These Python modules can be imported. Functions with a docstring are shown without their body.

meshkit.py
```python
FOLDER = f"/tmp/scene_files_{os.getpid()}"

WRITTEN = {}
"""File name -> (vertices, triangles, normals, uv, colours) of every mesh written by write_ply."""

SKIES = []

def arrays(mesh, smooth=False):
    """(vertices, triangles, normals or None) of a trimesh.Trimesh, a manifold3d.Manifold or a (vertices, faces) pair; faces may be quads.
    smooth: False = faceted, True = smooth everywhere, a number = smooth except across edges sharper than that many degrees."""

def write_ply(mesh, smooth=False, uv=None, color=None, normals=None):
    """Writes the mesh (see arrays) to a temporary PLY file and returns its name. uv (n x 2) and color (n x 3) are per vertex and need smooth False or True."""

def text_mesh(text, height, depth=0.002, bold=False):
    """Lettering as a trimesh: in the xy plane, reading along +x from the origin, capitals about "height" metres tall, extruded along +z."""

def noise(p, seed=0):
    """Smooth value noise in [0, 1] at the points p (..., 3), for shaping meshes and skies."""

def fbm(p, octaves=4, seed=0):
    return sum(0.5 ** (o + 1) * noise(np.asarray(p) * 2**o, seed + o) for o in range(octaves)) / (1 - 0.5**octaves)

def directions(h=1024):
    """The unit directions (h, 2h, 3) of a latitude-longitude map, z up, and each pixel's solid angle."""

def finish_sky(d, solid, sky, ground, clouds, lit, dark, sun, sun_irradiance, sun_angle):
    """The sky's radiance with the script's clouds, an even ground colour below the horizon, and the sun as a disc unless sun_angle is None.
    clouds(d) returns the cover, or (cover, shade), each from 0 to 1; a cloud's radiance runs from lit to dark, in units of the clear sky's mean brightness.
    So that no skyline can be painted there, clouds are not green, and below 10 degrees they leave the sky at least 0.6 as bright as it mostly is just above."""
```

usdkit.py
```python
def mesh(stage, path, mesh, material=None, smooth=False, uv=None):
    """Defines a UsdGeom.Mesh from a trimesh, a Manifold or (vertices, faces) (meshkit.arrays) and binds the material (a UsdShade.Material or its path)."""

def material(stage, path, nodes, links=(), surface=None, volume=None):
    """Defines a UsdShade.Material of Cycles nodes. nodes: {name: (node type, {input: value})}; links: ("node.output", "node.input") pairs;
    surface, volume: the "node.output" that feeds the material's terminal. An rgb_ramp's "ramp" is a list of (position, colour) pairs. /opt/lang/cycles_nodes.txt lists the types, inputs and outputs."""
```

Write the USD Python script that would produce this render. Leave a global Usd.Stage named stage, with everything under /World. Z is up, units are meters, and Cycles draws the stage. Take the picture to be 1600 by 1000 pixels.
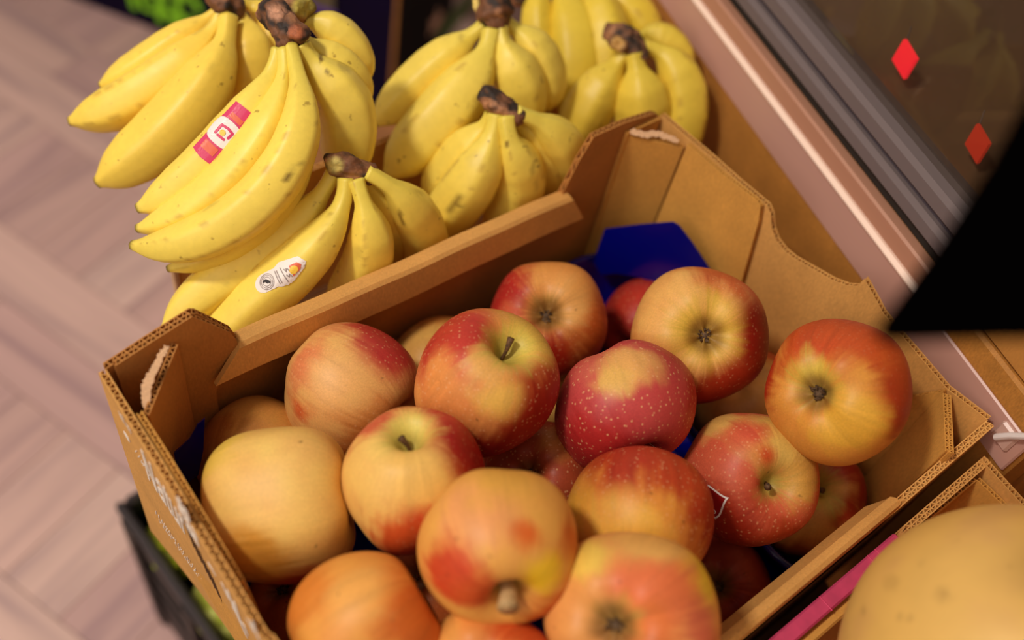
import math
import numpy as np
import trimesh
import manifold3d as m3
import shapely
import shapely.affinity
from shapely.geometry import Polygon, LineString, Point
from scipy.interpolate import CubicSpline
from scipy.spatial import cKDTree
import meshkit
import usdkit
from pxr import Usd, UsdGeom, UsdLux, UsdShade, Sdf, Gf, Vt

stage = Usd.Stage.CreateInMemory()
UsdGeom.SetStageUpAxis(stage, 'Z')
UsdGeom.SetStageMetersPerUnit(stage, 1.0)
UsdGeom.Xform.Define(stage, '/World')
UsdGeom.Scope.Define(stage, '/World/Looks')

# ------------------------------------------------------------------ camera, lights, exposure
# world: z up, floor at 0; the apple box stands with its back-left corner over the origin, its rim at z = 0.8
T = 0.8
CAM = np.array([-0.0600, -0.3124, 0.4550 + T])
RM = np.array([[0.7837, -0.6025, 0.1509], [-0.4196, -0.6927, -0.5866], [0.4580, 0.3964, -0.7957]])
u_, s_, v_ = np.linalg.svd(RM)
RM = u_ @ v_
FPX = 1551.32
EXPOSURE = 0.13
cam = UsdGeom.Camera.Define(stage, '/World/camera')
M = np.eye(4)
M[0, :3], M[1, :3], M[2, :3], M[3, :3] = RM[0], -RM[1], -RM[2], CAM
cam.AddTransformOp().Set(Gf.Matrix4d(M.tolist()))
cam.CreateHorizontalApertureAttr(36.0)
cam.CreateVerticalApertureAttr(22.5)
cam.CreateFocalLengthAttr(FPX / 1600 * 36.0)
cam.CreateFStopAttr(2.8)
cam.CreateFocusDistanceAttr(0.575)
cam.CreateClippingRangeAttr(Gf.Vec2f(0.02, 100))
cam.CreateExposureAttr(EXPOSURE)


def aim(prim, pos, target):
    z = np.array(pos, float) - np.array(target, float)
    z /= np.linalg.norm(z)
    x = np.cross([0, 1, 0.01], z)
    x /= np.linalg.norm(x)
    y = np.cross(z, x)
    A = np.eye(4)
    A[0, :3], A[1, :3], A[2, :3], A[3, :3] = x, y, z, pos
    UsdGeom.Xformable(prim).AddTransformOp().Set(Gf.Matrix4d(A.tolist()))


def rect_light(name, pos, target, w, h, intensity, color):
    l = UsdLux.RectLight.Define(stage, '/World/' + name)
    l.CreateWidthAttr(w)
    l.CreateHeightAttr(h)
    l.CreateIntensityAttr(intensity)
    l.CreateColorAttr(Gf.Vec3f(*color))
    aim(l, pos, target)


dome = UsdLux.DomeLight.Define(stage, '/World/ambient_light')
dome.CreateIntensityAttr(0.12)
dome.CreateColorAttr(Gf.Vec3f(1.0, 0.86, 0.76))
rect_light('spot_lamp', (-0.78, 0.38, 2.44), (0.2, -0.1, 0.75), 0.22, 0.22, 126.0, (1.0, 0.93, 0.84))
rect_light('aisle_fill', (-1.9, -0.1, 2.1), (0.1, 0.0, 0.7), 1.5, 1.5, 2.1, (1.0, 0.90, 0.84))  # unseen broad fill, added to brighten the sides facing the aisle

# ------------------------------------------------------------------ helpers
counts = {}


def lin(c):
    c = np.asarray(c, float) / 255.0
    return np.where(c <= 0.04045, c / 12.92, ((c + 0.055) / 1.055) ** 2.4)


def numbered(parent, name):
    k = (parent, name)
    n = counts.get(k, 0)
    counts[k] = n + 1
    return f'{parent}/{name}' if n == 0 else f'{parent}/{name}_{n:03d}'


def tag(prim, label=None, cat=None, group=None, kind=None):
    for key, val in (('label', label), ('category', cat), ('group', group), ('kind', kind)):
        if val:
            prim.SetCustomDataByKey(key, val)
    return prim


ORIGIN = {}


def thing(name, label, cat, loc=(0, 0, 0), group=None, kind=None):
    x = UsdGeom.Xform.Define(stage, numbered('/World', name))
    x.AddTranslateOp().Set(Gf.Vec3d(*map(float, loc)))
    ORIGIN[str(x.GetPath())] = np.array(loc, float)
    return tag(x.GetPrim(), label, cat, group, kind)


def obj(name, mesh, material, parent=None, smooth=30, pig=None, spot=None, label=None, kind=None):
    """World-space mesh -> one Mesh prim under parent (a thing or one of its parts)."""
    pp = str(parent.GetPath()) if parent is not None else '/World'
    root = '/' + '/'.join(pp.split('/')[1:3])
    off = ORIGIN.get(root, np.zeros(3)) if parent is not None else np.zeros(3)
    if hasattr(mesh, 'to_mesh'):
        mm = mesh.to_mesh()
        mesh = (mm.vert_properties[:, :3], mm.tri_verts)
    if isinstance(mesh, trimesh.Trimesh):
        v, f = np.array(mesh.vertices), np.array(mesh.faces)
    else:
        v, f = np.asarray(mesh[0], float), np.asarray(mesh[1], int)
    if pig is not None:
        smooth = True
    p = usdkit.mesh(stage, numbered(pp, name), (v - off, f), material, smooth=smooth)
    if pig is not None:
        api = UsdGeom.PrimvarsAPI(p)
        api.CreatePrimvar('pig', Sdf.ValueTypeNames.Color3fArray, 'vertex').Set(Vt.Vec3fArray.FromNumpy(np.asarray(pig, np.float32)))
        if spot is not None:
            api.CreatePrimvar('spot', Sdf.ValueTypeNames.FloatArray, 'vertex').Set(Vt.FloatArray.FromNumpy(np.asarray(spot, np.float32)))
    return tag(p.GetPrim(), label, None, None, kind)


def ray(px, py):
    return RM.T @ np.array([(px - 800) / FPX, (py - 500) / FPX, 1.0])


def at(px, py, depth):
    return CAM + depth * ray(px, py)


def on_plane(px, py, p0, n):
    r = ray(px, py)
    return CAM + r * (np.dot(np.asarray(p0, float) - CAM, n) / np.dot(r, n))


def on_axis(px, py, axis, val):
    n = np.zeros(3)
    n[axis] = 1
    return on_plane(px, py, n * val, n)


def project(P):
    q = (np.atleast_2d(P) - CAM) @ RM.T
    return np.c_[800 + FPX * q[:, 0] / q[:, 2], 500 + FPX * q[:, 1] / q[:, 2], q[:, 2]]


def cat(*ms):
    return trimesh.util.concatenate([tri(m) for m in ms])


def tri(m):
    if isinstance(m, trimesh.Trimesh):
        return m
    if hasattr(m, 'to_mesh'):
        mm = m.to_mesh()
        return trimesh.Trimesh(mm.vert_properties[:, :3], mm.tri_verts, process=False)
    return trimesh.Trimesh(m[0], m[1], process=False)


def rbox(lo, hi, r=0.002):
    lo, hi = np.array(lo, float), np.array(hi, float)
    r = min(r, 0.45 * (hi - lo).min())
    pts = [[(lo + r, hi - r)[i][0], (lo + r, hi - r)[j][1], (lo + r, hi - r)[k][2]] for i in (0, 1) for j in (0, 1) for k in (0, 1)]
    out = []
    for p in pts:
        for ax in range(3):
            for s in (-1, 1):
                q = np.array(p)
                q[ax] += s * r
                out.append(q)
    return m3.Manifold.hull_points(np.array(out))


def frame(mesh, O, U, V, W):
    """local (u, v, w) -> world O + uU + vV + wW"""
    t = tri(mesh)
    v = np.asarray(t.vertices)
    P = np.asarray(O, float) + v[:, :1] * np.asarray(U, float) + v[:, 1:2] * np.asarray(V, float) + v[:, 2:3] * np.asarray(W, float)
    f = np.asarray(t.faces)
    if np.linalg.det(np.array([U, V, W], float)) < 0:
        f = f[:, ::-1]
    return trimesh.Trimesh(P, f, process=False)


def prism(poly, t, O, U, V, W):
    """polygon in (u, v), thickness t along W"""
    cs = m3.CrossSection([np.asarray(poly, float)])
    if cs.area() < 1e-12:
        cs = m3.CrossSection([np.asarray(poly, float)[::-1]])
    return frame(cs.extrude(t), O, U, V, W)


def corrugated(poly, t, O, U, V, W, pitch=0.0050, liner=0.0007, double=False):
    """A corrugated board panel: two liners and a fluting between them, cut to the outline. Flutes run along V."""
    poly = np.asarray(poly, float)
    if Polygon(poly).exterior.is_ccw is False:
        poly = poly[::-1]
    u0, u1 = poly[:, 0].min() - 0.01, poly[:, 0].max() + 0.01
    v0, v1 = poly[:, 1].min() - 0.01, poly[:, 1].max() + 0.01
    n = max(8, int((u1 - u0) / pitch * 10))
    us = np.linspace(u0, u1, n)
    parts = [shapely.box(u0, 0, u1, liner), shapely.box(u0, t - liner, u1, t)]
    if double:
        parts.append(shapely.box(u0, t / 2 - liner / 2, u1, t / 2 + liner / 2))
        bands = ((liner / 2, t / 2, pitch), (t / 2, t - liner / 2, pitch * 0.75))
    else:
        bands = ((liner / 2, t - liner / 2, pitch),)
    for a, b, p in bands:
        wv = (a + b) / 2 + (b - a) / 2 * np.sin(us / p * 2 * np.pi)
        parts.append(LineString(np.c_[us, wv]).buffer(liner * 0.42, quad_segs=1, cap_style='flat'))
    sec = shapely.union_all(parts)
    polys = []
    for g in getattr(sec, 'geoms', [sec]):
        polys.append(np.array(g.exterior.coords)[:-1])
        polys += [np.array(h.coords)[:-1] for h in g.interiors]
    m1 = m3.CrossSection(polys, m3.FillRule.EvenOdd).extrude(v1 - v0).translate([0, 0, v0])   # (u, w, v)
    m2 = m3.CrossSection([poly]).extrude(t * 1.2).rotate([90, 0, 0]).translate([0, t * 1.1, 0])   # (u, v, w) -> (u, -w, v)
    r = tri(m1 ^ m2)
    vv = np.asarray(r.vertices)
    return frame(trimesh.Trimesh(vv[:, [0, 2, 1]], np.asarray(r.faces)[:, ::-1], process=False), O, U, V, W)


def tube(path, radii, sides=16, lobes=0.0, phase=0.0, ref=(0, 0, 1), caps=True):
    p = np.asarray(path, float)
    n = len(p)
    tn = np.gradient(p, axis=0)
    tn /= np.linalg.norm(tn, axis=1, keepdims=True)
    a = np.cross(tn[0], ref)
    a /= np.linalg.norm(a)
    A = [a]
    for k in range(1, n):
        a = A[-1] - tn[k] * np.dot(A[-1], tn[k])
        A.append(a / np.linalg.norm(a))
    A = np.array(A)
    B = np.cross(tn, A)
    th = np.arange(sides) / sides * 2 * np.pi
    sh = 1 + lobes * np.cos(5 * th + phase)
    sh = sh + 0.35 * lobes * np.cos(10 * th + 2 * phase)
    rr = np.broadcast_to(radii, (n,))[:, None] * sh[None]
    v = p[:, None] + rr[..., None] * (np.cos(th)[None, :, None] * A[:, None] + np.sin(th)[None, :, None] * B[:, None])
    v = v.reshape(-1, 3)
    i, j = np.meshgrid(np.arange(n - 1), np.arange(sides), indexing='ij')
    q = np.stack([i * sides + j, i * sides + (j + 1) % sides, (i + 1) * sides + (j + 1) % sides, (i + 1) * sides + j], -1).reshape(-1, 4)
    f = np.vstack([q[:, [0, 1, 2]], q[:, [0, 2, 3]]])
    if caps:
        v = np.vstack([v, p[0], p[-1]])
        k = np.arange(sides)
        f = np.vstack([f, np.c_[(k + 1) % sides, k, np.full(sides, len(v) - 2)], np.c_[(n - 1) * sides + k, (n - 1) * sides + (k + 1) % sides, np.full(sides, len(v) - 1)]])
    return v, f[:, ::-1] if np.dot(np.cross(A[0], B[0]), tn[0]) < 0 else f


def spline(pts, n):
    pts = np.asarray(pts, float)
    s = np.r_[0, np.cumsum(np.linalg.norm(np.diff(pts, axis=0), axis=1))]
    return CubicSpline(s, pts, axis=0)(np.linspace(0, s[-1], n)), s[-1]


def sstep(a, b, x):
    t = np.clip((x - a) / (b - a), 0, 1)
    return t * t * (3 - 2 * t)


class Surface:
    """Nearest-point drape of thin stickers and print on a finished mesh."""

    def __init__(self, v, f):
        v, f = np.asarray(v, float), np.asarray(f, int)
        _, _, self.n = meshkit.arrays((v, f), True)
        self.v = v
        self.tree = cKDTree(v)

    def hit(self, px, py):
        q = project(self.v)
        front = np.einsum('ij,ij->i', self.n, CAM - self.v) > 0
        d = np.hypot(q[:, 0] - px, q[:, 1] - py) + (~front) * 1e6
        k = np.argmin(d)
        return on_plane(px, py, self.v[k], self.n[k]), self.n[k]

    def basis(self, px, py, dx, dy):
        """tangent frame at the pixel whose x axis runs along the pixel direction (dx, dy)"""
        P, n = self.hit(px, py)
        e = on_plane(px + dx, py + dy, P, n) - P
        e /= np.linalg.norm(e)
        return P, e, np.cross(n, e), n

    def drape(self, mesh, fr, lift=0.0003, sub=0.002):
        t = tri(mesh)
        v, f = trimesh.remesh.subdivide_to_size(t.vertices, t.faces, sub, max_iter=12)
        P, ex, ey, n = fr
        w = P + v[:, :1] * ex + v[:, 1:2] * ey
        out = w.copy()
        for _ in range(3):
            _, k = self.tree.query(out, k=4)
            c = self.v[k].mean(1)
            nn = self.n[k].mean(1)
            nn /= np.linalg.norm(nn, axis=1, keepdims=True)
            out = out - nn * np.einsum('ij,ij->i', out - c, nn)[:, None]
        return trimesh.Trimesh(out + nn * (lift + v[:, 2:3]), f, process=False)


def flat(poly, z=0.0):
    """shapely polygon(s) -> triangulated flat mesh in the xy plane"""
    ms = []
    for g in getattr(poly, 'geoms', [poly]):
        v, f = trimesh.creation.triangulate_polygon(g, engine='earcut')
        ms.append(trimesh.Trimesh(np.c_[v, np.full(len(v), z)], f, process=False))
    return trimesh.util.concatenate(ms)


def slab(poly, t, z=0.0):
    ms = [trimesh.creation.extrude_polygon(g, t, engine='earcut') for g in getattr(poly, 'geoms', [poly])]
    m = trimesh.util.concatenate(ms)
    m.apply_translation([0, 0, z])
    return m


def strokes(lines, r):
    return shapely.union_all([LineString(l).buffer(r, quad_segs=6) for l in lines])


# ------------------------------------------------------------------ materials
def mat(name, nodes, links, surface='p.BSDF'):
    return usdkit.material(stage, '/World/Looks/' + name, nodes, links, surface=surface)


def plain(name, rgb, rough=0.5, metallic=0.0, spec=0.5, noise=0.0, scale=60.0, emission=None):
    nodes = {'p': ('principled_bsdf', {'base_color': lin(rgb), 'roughness': rough, 'metallic': metallic, 'specular_ior_level': spec})}
    links = []
    if emission:
        nodes['p'][1]['emission_color'] = lin(rgb)
        nodes['p'][1]['emission_strength'] = emission
    if noise:
        c = np.array(rgb, float)
        nodes['t'] = ('texture_coordinate', {})
        nodes['n'] = ('noise_texture', {'scale': scale, 'detail': 4.0})
        nodes['r'] = ('rgb_ramp', {'ramp': [(0.3, tuple(lin(np.clip(c * (1 - noise), 0, 255)))), (0.7, tuple(lin(np.clip(c * (1 + noise), 0, 255))))]})
        links = [('t.object', 'n.vector'), ('n.fac', 'r.fac'), ('r.color', 'p.base_color')]
    return mat(name, nodes, links)


def card(name, rgb, var=0.10, rough=0.75):
    """kraft board: fine fibres, soft blotches, faint flute lines in relief"""
    c = np.array(rgb, float)
    nodes = {'t': ('texture_coordinate', {}),
             'n': ('noise_texture', {'scale': 28.0, 'detail': 5.0, 'roughness': 0.6}),
             'm': ('mapping', {'scale': (900.0, 900.0, 350.0)}),
             'n2': ('noise_texture', {'scale': 1.0, 'detail': 3.0}),
             'mx': ('mix', {'mix_type': 'mix', 'fac': 0.5}),
             'r': ('rgb_ramp', {'ramp': [(0.32, tuple(lin(c * (1 - var)))), (0.5, tuple(lin(c))), (0.68, tuple(lin(np.clip(c * (1 + var), 0, 255))))]}),
             'b': ('bump', {'strength': 0.25, 'distance': 0.0005}),
             'p': ('principled_bsdf', {'roughness': rough, 'specular_ior_level': 0.25})}
    return mat(name, nodes, [('t.object', 'n.vector'), ('t.object', 'm.vector'), ('m.vector', 'n2.vector'), ('n.color', 'mx.color1'), ('n2.color', 'mx.color2'),
                             ('mx.color', 'r.fac'), ('r.color', 'p.base_color'), ('n2.fac', 'b.height'), ('b.normal', 'p.normal')])


def pigment(name, rough, spots=False, mottle=0.08, mscale=500.0, sss=0.0, coat=0.0, bump=0.0, bscale=900.0, specks=None, spec=0.5):
    """surface whose colour is carried by the mesh (primvar pig): mottled, with pale lenticels (apples) or brown specks (bananas, melon)"""
    nodes = {'a': ('attribute', {'attribute': 'pig'}), 't': ('texture_coordinate', {}),
             'n': ('noise_texture', {'scale': mscale, 'detail': 4.0, 'roughness': 0.6}),
             'mr': ('map_range', {'from_min': 0.3, 'from_max': 0.7, 'to_min': 1 - mottle, 'to_max': 1 + mottle, 'clamp': False}),
             'mul': ('vector_math', {'math_type': 'scale'}),
             'p': ('principled_bsdf', {'roughness': rough, 'specular_ior_level': spec, 'coat_weight': coat, 'coat_roughness': 0.2})}
    links = [('t.object', 'n.vector'), ('n.fac', 'mr.value'), ('a.color', 'mul.vector1'), ('mr.result', 'mul.scale')]
    out = 'mul.vector'
    if spots:
        nodes['v'] = ('voronoi_texture', {'scale': 330.0, 'feature': 'f1', 'randomness': 1.0})
        nodes['vr'] = ('map_range', {'from_min': 0.05, 'from_max': 0.29, 'to_min': 1.0, 'to_max': 0.0, 'clamp': True})
        nodes['sa'] = ('attribute', {'attribute': 'spot'})
        nodes['sm'] = ('math', {'math_type': 'multiply'})
        nodes['sx'] = ('mix', {'mix_type': 'mix', 'color2': lin((232, 176, 122))})
        links += [('t.object', 'v.vector'), ('v.distance', 'vr.value'), ('vr.result', 'sm.value1'), ('sa.fac', 'sm.value2'), ('sm.value', 'sx.fac'), (out, 'sx.color1')]
        out = 'sx.color'
    if specks:
        sc, lo, hi, col, amt = specks
        nodes['k'] = ('noise_texture', {'scale': sc, 'detail': 2.0})
        nodes['kr'] = ('map_range', {'from_min': lo, 'from_max': hi, 'to_min': 0.0, 'to_max': amt, 'clamp': True})
        nodes['kx'] = ('mix', {'mix_type': 'mix', 'color2': lin(col)})
        links += [('t.object', 'k.vector'), ('k.fac', 'kr.value'), ('kr.result', 'kx.fac'), (out, 'kx.color1')]
        out = 'kx.color'
    links.append((out, 'p.base_color'))
    if sss:
        nodes['p'][1].update({'subsurface_weight': sss, 'subsurface_scale': 0.004, 'subsurface_radius': (1.0, 0.6, 0.25)})
    if bump:
        nodes['bn'] = ('noise_texture', {'scale': bscale, 'detail': 3.0})
        nodes['b'] = ('bump', {'strength': bump, 'distance': 0.0006})
        links += [('t.object', 'bn.vector'), ('bn.fac', 'b.height'), ('b.normal', 'p.normal')]
    return mat(name, nodes, links)


M_CARD = card('kraft_board', (214, 157, 84))
M_CARD_IN = card('kraft_board_inside', (212, 152, 70))
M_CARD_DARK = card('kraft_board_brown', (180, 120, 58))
M_CARD_EDGE = card('torn_board', (214, 170, 128), 0.16)
M_WHITE_INK = plain('white_ink', (240, 226, 208), 0.7)
M_BLACK_INK = plain('black_ink', (92, 62, 38), 0.7)
M_RED_INK = plain('red_ink', (176, 62, 50), 0.6)
M_PINK = plain('pink_print', (214, 70, 108), 0.55, noise=0.05, scale=120)
M_TRAY = plain('blue_plastic', (4, 8, 112), 0.2, spec=0.6)
M_APPLE = pigment('apple_skin', 0.46, spots=True, mottle=0.09, mscale=900.0, bump=0.06, bscale=900.0, spec=0.28)
M_BANANA = pigment('banana_skin', 0.42, mottle=0.04, mscale=240.0, specks=(150.0, 0.69, 0.76, (120, 74, 30), 0.55), spec=0.4)
M_CROWN = pigment('banana_crown', 0.7, mottle=0.35, mscale=260.0, bump=0.6, bscale=420.0)
M_MELON = pigment('melon_skin', 0.45, mottle=0.03, mscale=60.0, specks=(46.0, 0.70, 0.80, (150, 104, 50), 0.5), bump=0.03, bscale=300.0)
M_STEM = plain('stem_brown', (92, 62, 34), 0.7, noise=0.3, scale=900)
M_STEM_PALE = plain('stem_pale', (178, 142, 92), 0.7, noise=0.2, scale=900)
M_CALYX = plain('calyx_brown', (84, 62, 40), 0.8, noise=0.4, scale=1200)
M_STICK_WHITE = plain('sticker_white', (244, 234, 226), 0.4)
M_STICK_RED = plain('sticker_red', (150, 18, 20), 0.35)
M_STICK_PINK = plain('sticker_pink', (220, 58, 104), 0.4)
M_STICK_ORANGE = plain('sticker_orange', (232, 104, 70), 0.4)
M_STICK_YELLOW = plain('sticker_yellow', (252, 206, 70), 0.4)
M_STICK_GREY = plain('sticker_grey', (150, 136, 132), 0.5)
M_STICK_BLACK = plain('sticker_black', (40, 32, 34), 0.5)

# ------------------------------------------------------------------ floor of strip planks
fl = thing('floor', 'pinkish beige wood strip floor with planks laid in crossing bands', 'floor', kind='structure')
M_SUB = plain('floor_joint', (140, 104, 92), 0.8)
M_PLANKS = []
for k, c in enumerate([(222, 182, 168), (218, 178, 164), (213, 172, 160), (225, 187, 172), (208, 167, 158)]):
    c = np.array(c, float)
    for axis in (0, 1):
        sc = (2.2, 26.0, 6.0) if axis == 0 else (26.0, 2.2, 6.0)
        M_PLANKS.append(mat(f'floor_plank_{k}_{axis}', {
            't': ('texture_coordinate', {}), 'g': ('vector_rotate', {'rotate_type': 'z_axis', 'angle': math.radians(-19.0)}),
            'm': ('mapping', {'scale': sc, 'location': (k * 3.1, k * 1.7, 0)}),
            'n': ('noise_texture', {'scale': 1.0, 'detail': 5.0, 'roughness': 0.55, 'distortion': 0.6}),
            'r': ('rgb_ramp', {'ramp': [(0.32, tuple(lin(c * (0.86, 0.85, 0.89)))), (0.52, tuple(lin(c))), (0.7, tuple(lin(np.clip(c * 1.05, 0, 255))))]}),
            'p': ('principled_bsdf', {'roughness': 0.55, 'specular_ior_level': 0.3})},
            [('t.object', 'g.vector'), ('g.vector', 'm.vector'), ('m.vector', 'n.vector'), ('n.fac', 'r.fac'), ('r.color', 'p.base_color')]))
obj('subfloor', rbox((-4, -3, -0.06), (3.0, 6.0, -0.004), 0.002), M_SUB, fl)
rng = np.random.default_rng(7)
az = math.radians(19.0)
FX, FY = np.array([math.cos(az), math.sin(az), 0]), np.array([-math.sin(az), math.cos(az), 0])
band0 = np.dot([0.0103, 0.5203, 0], FX)          # a joint between two bands passes here


def plank(a0, a1, b0, b1, m):
    g = 0.0007
    t = prism([(a0 + g, b0 + g), (a1 - g, b0 + g), (a1 - g, b1 - g), (a0 + g, b1 - g)], 0.012, (0, 0, -0.012 + rng.uniform(-0.0004, 0.0)), FX, FY, (0, 0, 1))
    obj('floor_plank', t, m, fl, smooth=False)


for bi in range(-6, 8):
    a0, a1 = band0 + bi * 0.187, band0 + (bi + 1) * 0.187
    cross = bi % 2 != 0
    b = -0.3 + (0.0 if cross else rng.uniform(0, 0.3))
    step = 0.0935 if cross else 0.47
    while b < 2.3:
        c = np.array([(a0 + a1) / 2, b + step / 2])
        P = FX * c[0] + FY * c[1]
        q = project(P)[0]
        if q[2] > 0 and -520 < q[0] < 700 and -260 < q[1] < 1330:
            k = rng.integers(0, 5)
            if cross:
                plank(a0, a1, b, b + step, M_PLANKS[2 * k])
            else:
                for h in range(2):
                    plank(a0 + h * 0.0935, a0 + (h + 1) * 0.0935, b + h * 0.2, b + step + h * 0.2, M_PLANKS[2 * rng.integers(0, 5) + 1])
        b += step

# ------------------------------------------------------------------ back wall of the stand with the glass-fronted cooler
WN = np.array([0.9645, -0.2640, 0.0])
WN /= np.linalg.norm(WN)
WD = np.array([0.2640, 0.9645, 0.0])
WD /= np.linalg.norm(WD)
W0 = WN * 0.475
Z = np.array([0, 0, 1.0])
M_TAN = card('tan_laminate', (180, 122, 54), 0.14, 0.6)
M_TAN_POST = card('tan_post', (186, 128, 62), 0.06, 0.5)


def wall_bar(s0, s1, z0, z1, d0, d1, r=0.002):
    """a bar along the wall: s along it, z from the box rim, d from the wall plane into the aisle"""
    return frame(rbox((s0, z0, d0), (s1, z1, d1), r), W0 + Z * T, WD, Z, -WN)


wl = thing('wall_right', 'tan laminate base wall behind the fruit boxes', 'wall', kind='structure')
obj('wall_panel', wall_bar(-0.200, 0.36, -0.8, 0.0235, -0.03, 0.0), M_TAN, wl)
pt = thing('end_panel', 'tan wooden end panel beside the glass cooler, behind the melon carton', 'panel')
obj('post_board', wall_bar(-0.200, -0.118, 0.024, 0.70, -0.030, 0.0, 0.004), M_TAN_POST, pt)
obj('recess_board', wall_bar(-0.62, -0.198, -0.8, 0.70, -0.115, -0.085, 0.003), M_TAN_POST, pt)
obj('return_board', wall_bar(-0.202, -0.194, -0.8, 0.70, -0.086, -0.029, 0.002), M_TAN_POST, pt)
obj('edge_strip', wall_bar(-0.1175, -0.112, 0.024, 0.70, -0.030, 0.001, 0.002), plain('dark_trim', (62, 44, 34), 0.5), pt)

st = thing('shelf_edge_strip', 'long pale pink-grey plastic label strip along the tan wall', 'label strip')
obj('strip_body', wall_bar(-0.198, 0.36, -0.027, 0.0045, 0.0, 0.0025, 0.001), plain('strip_plastic', (196, 150, 134), 0.3, spec=0.5), st)
cl = thing('metal_clip', 'small shiny metal clip on the end of the label strip', 'clip')
obj('clip_rod', tube([on_plane(1556, 683, W0 + Z * T - WN * 0.006, WN), on_plane(1580, 681, W0 + Z * T - WN * 0.006, WN), on_plane(1640, 683, W0 + Z * T - WN * 0.006, WN)], 0.0022, 12), plain('clip_metal', (232, 222, 216), 0.2, 0.0, spec=0.8), cl)
obj('clip_jaw', wall_bar(-0.192, -0.178, -0.014, 0.002, 0.001, 0.005, 0.0015), plain('clip_plastic', (202, 164, 148), 0.25), cl)

co = thing('glass_cooler', 'dark glass-fronted cooler with a metal rail frame above the fruit boxes', 'cooler')
M_RAIL = plain('rail_metal', (112, 98, 96), 0.65, 0.0, spec=0.2)
obj('bumper_glint', wall_bar(-0.108, 0.36, 0.0040, 0.0095, -0.004, 0.0055, 0.0022), plain('glint_cream', (250, 218, 196), 0.3, spec=0.6), co)  # cream strip paints the highlight along the bumper edge
obj('bumper_rail', wall_bar(-0.108, 0.36, 0.0090, 0.0240, -0.008, 0.0020, 0.0015), plain('bumper_pink', (182, 130, 104), 0.4, spec=0.4), co)
obj('seal', wall_bar(-0.108, 0.36, 0.024, 0.032, -0.03, -0.006, 0.001), plain('rubber_dark', (28, 22, 16), 0.7), co)
obj('frame_rail', wall_bar(-0.108, 0.36, 0.032, 0.046, -0.03, -0.001, 0.003), M_RAIL, co)
obj('frame_rail', wall_bar(-0.108, 0.36, 0.049, 0.064, -0.03, -0.003, 0.003), M_RAIL, co)
obj('frame_groove', wall_bar(-0.108, 0.36, 0.044, 0.051, -0.03, -0.007, 0.001), plain('groove_grey', (70, 60, 66), 0.6), co)
M_GLASS = mat('cooler_glass', {'t': ('transparent_bsdf', {'color': (0.80, 0.78, 0.74)}), 'g': ('glossy_bsdf', {'color': (0.9, 0.9, 0.9), 'roughness': 0.03}),
                               'f': ('fresnel', {'IOR': 1.45}), 'ge': ('geometry', {}), 'iv': ('math', {'math_type': 'subtract', 'value1': 1.0}), 'mu': ('math', {'math_type': 'multiply'}), 'x': ('mix_closure', {})},
              [('ge.backfacing', 'iv.value2'), ('f.fac', 'mu.value1'), ('iv.value', 'mu.value2'), ('mu.value', 'x.fac'), ('t.BSDF', 'x.closure1'), ('g.BSDF', 'x.closure2')], 'x.closure')
obj('glass_pane', wall_bar(-0.108, 0.36, 0.062, 0.75, -0.020, -0.014, 0.001), M_GLASS, co)
M_COOL = plain('cooler_inside', (132, 102, 76), 0.6, noise=0.12, scale=5)
obj('inner_back', wall_bar(-0.11, 0.36, 0.03, 0.75, -0.52, -0.50, 0.002), M_COOL, co)
obj('inner_floor', wall_bar(-0.11, 0.36, 0.03, 0.045, -0.50, -0.03, 0.002), M_COOL, co)
obj('inner_shelf', wall_bar(-0.10, 0.35, 0.60, 0.612, -0.49, -0.10, 0.002), plain('cooler_shelf', (128, 98, 76), 0.4), co)
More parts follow.
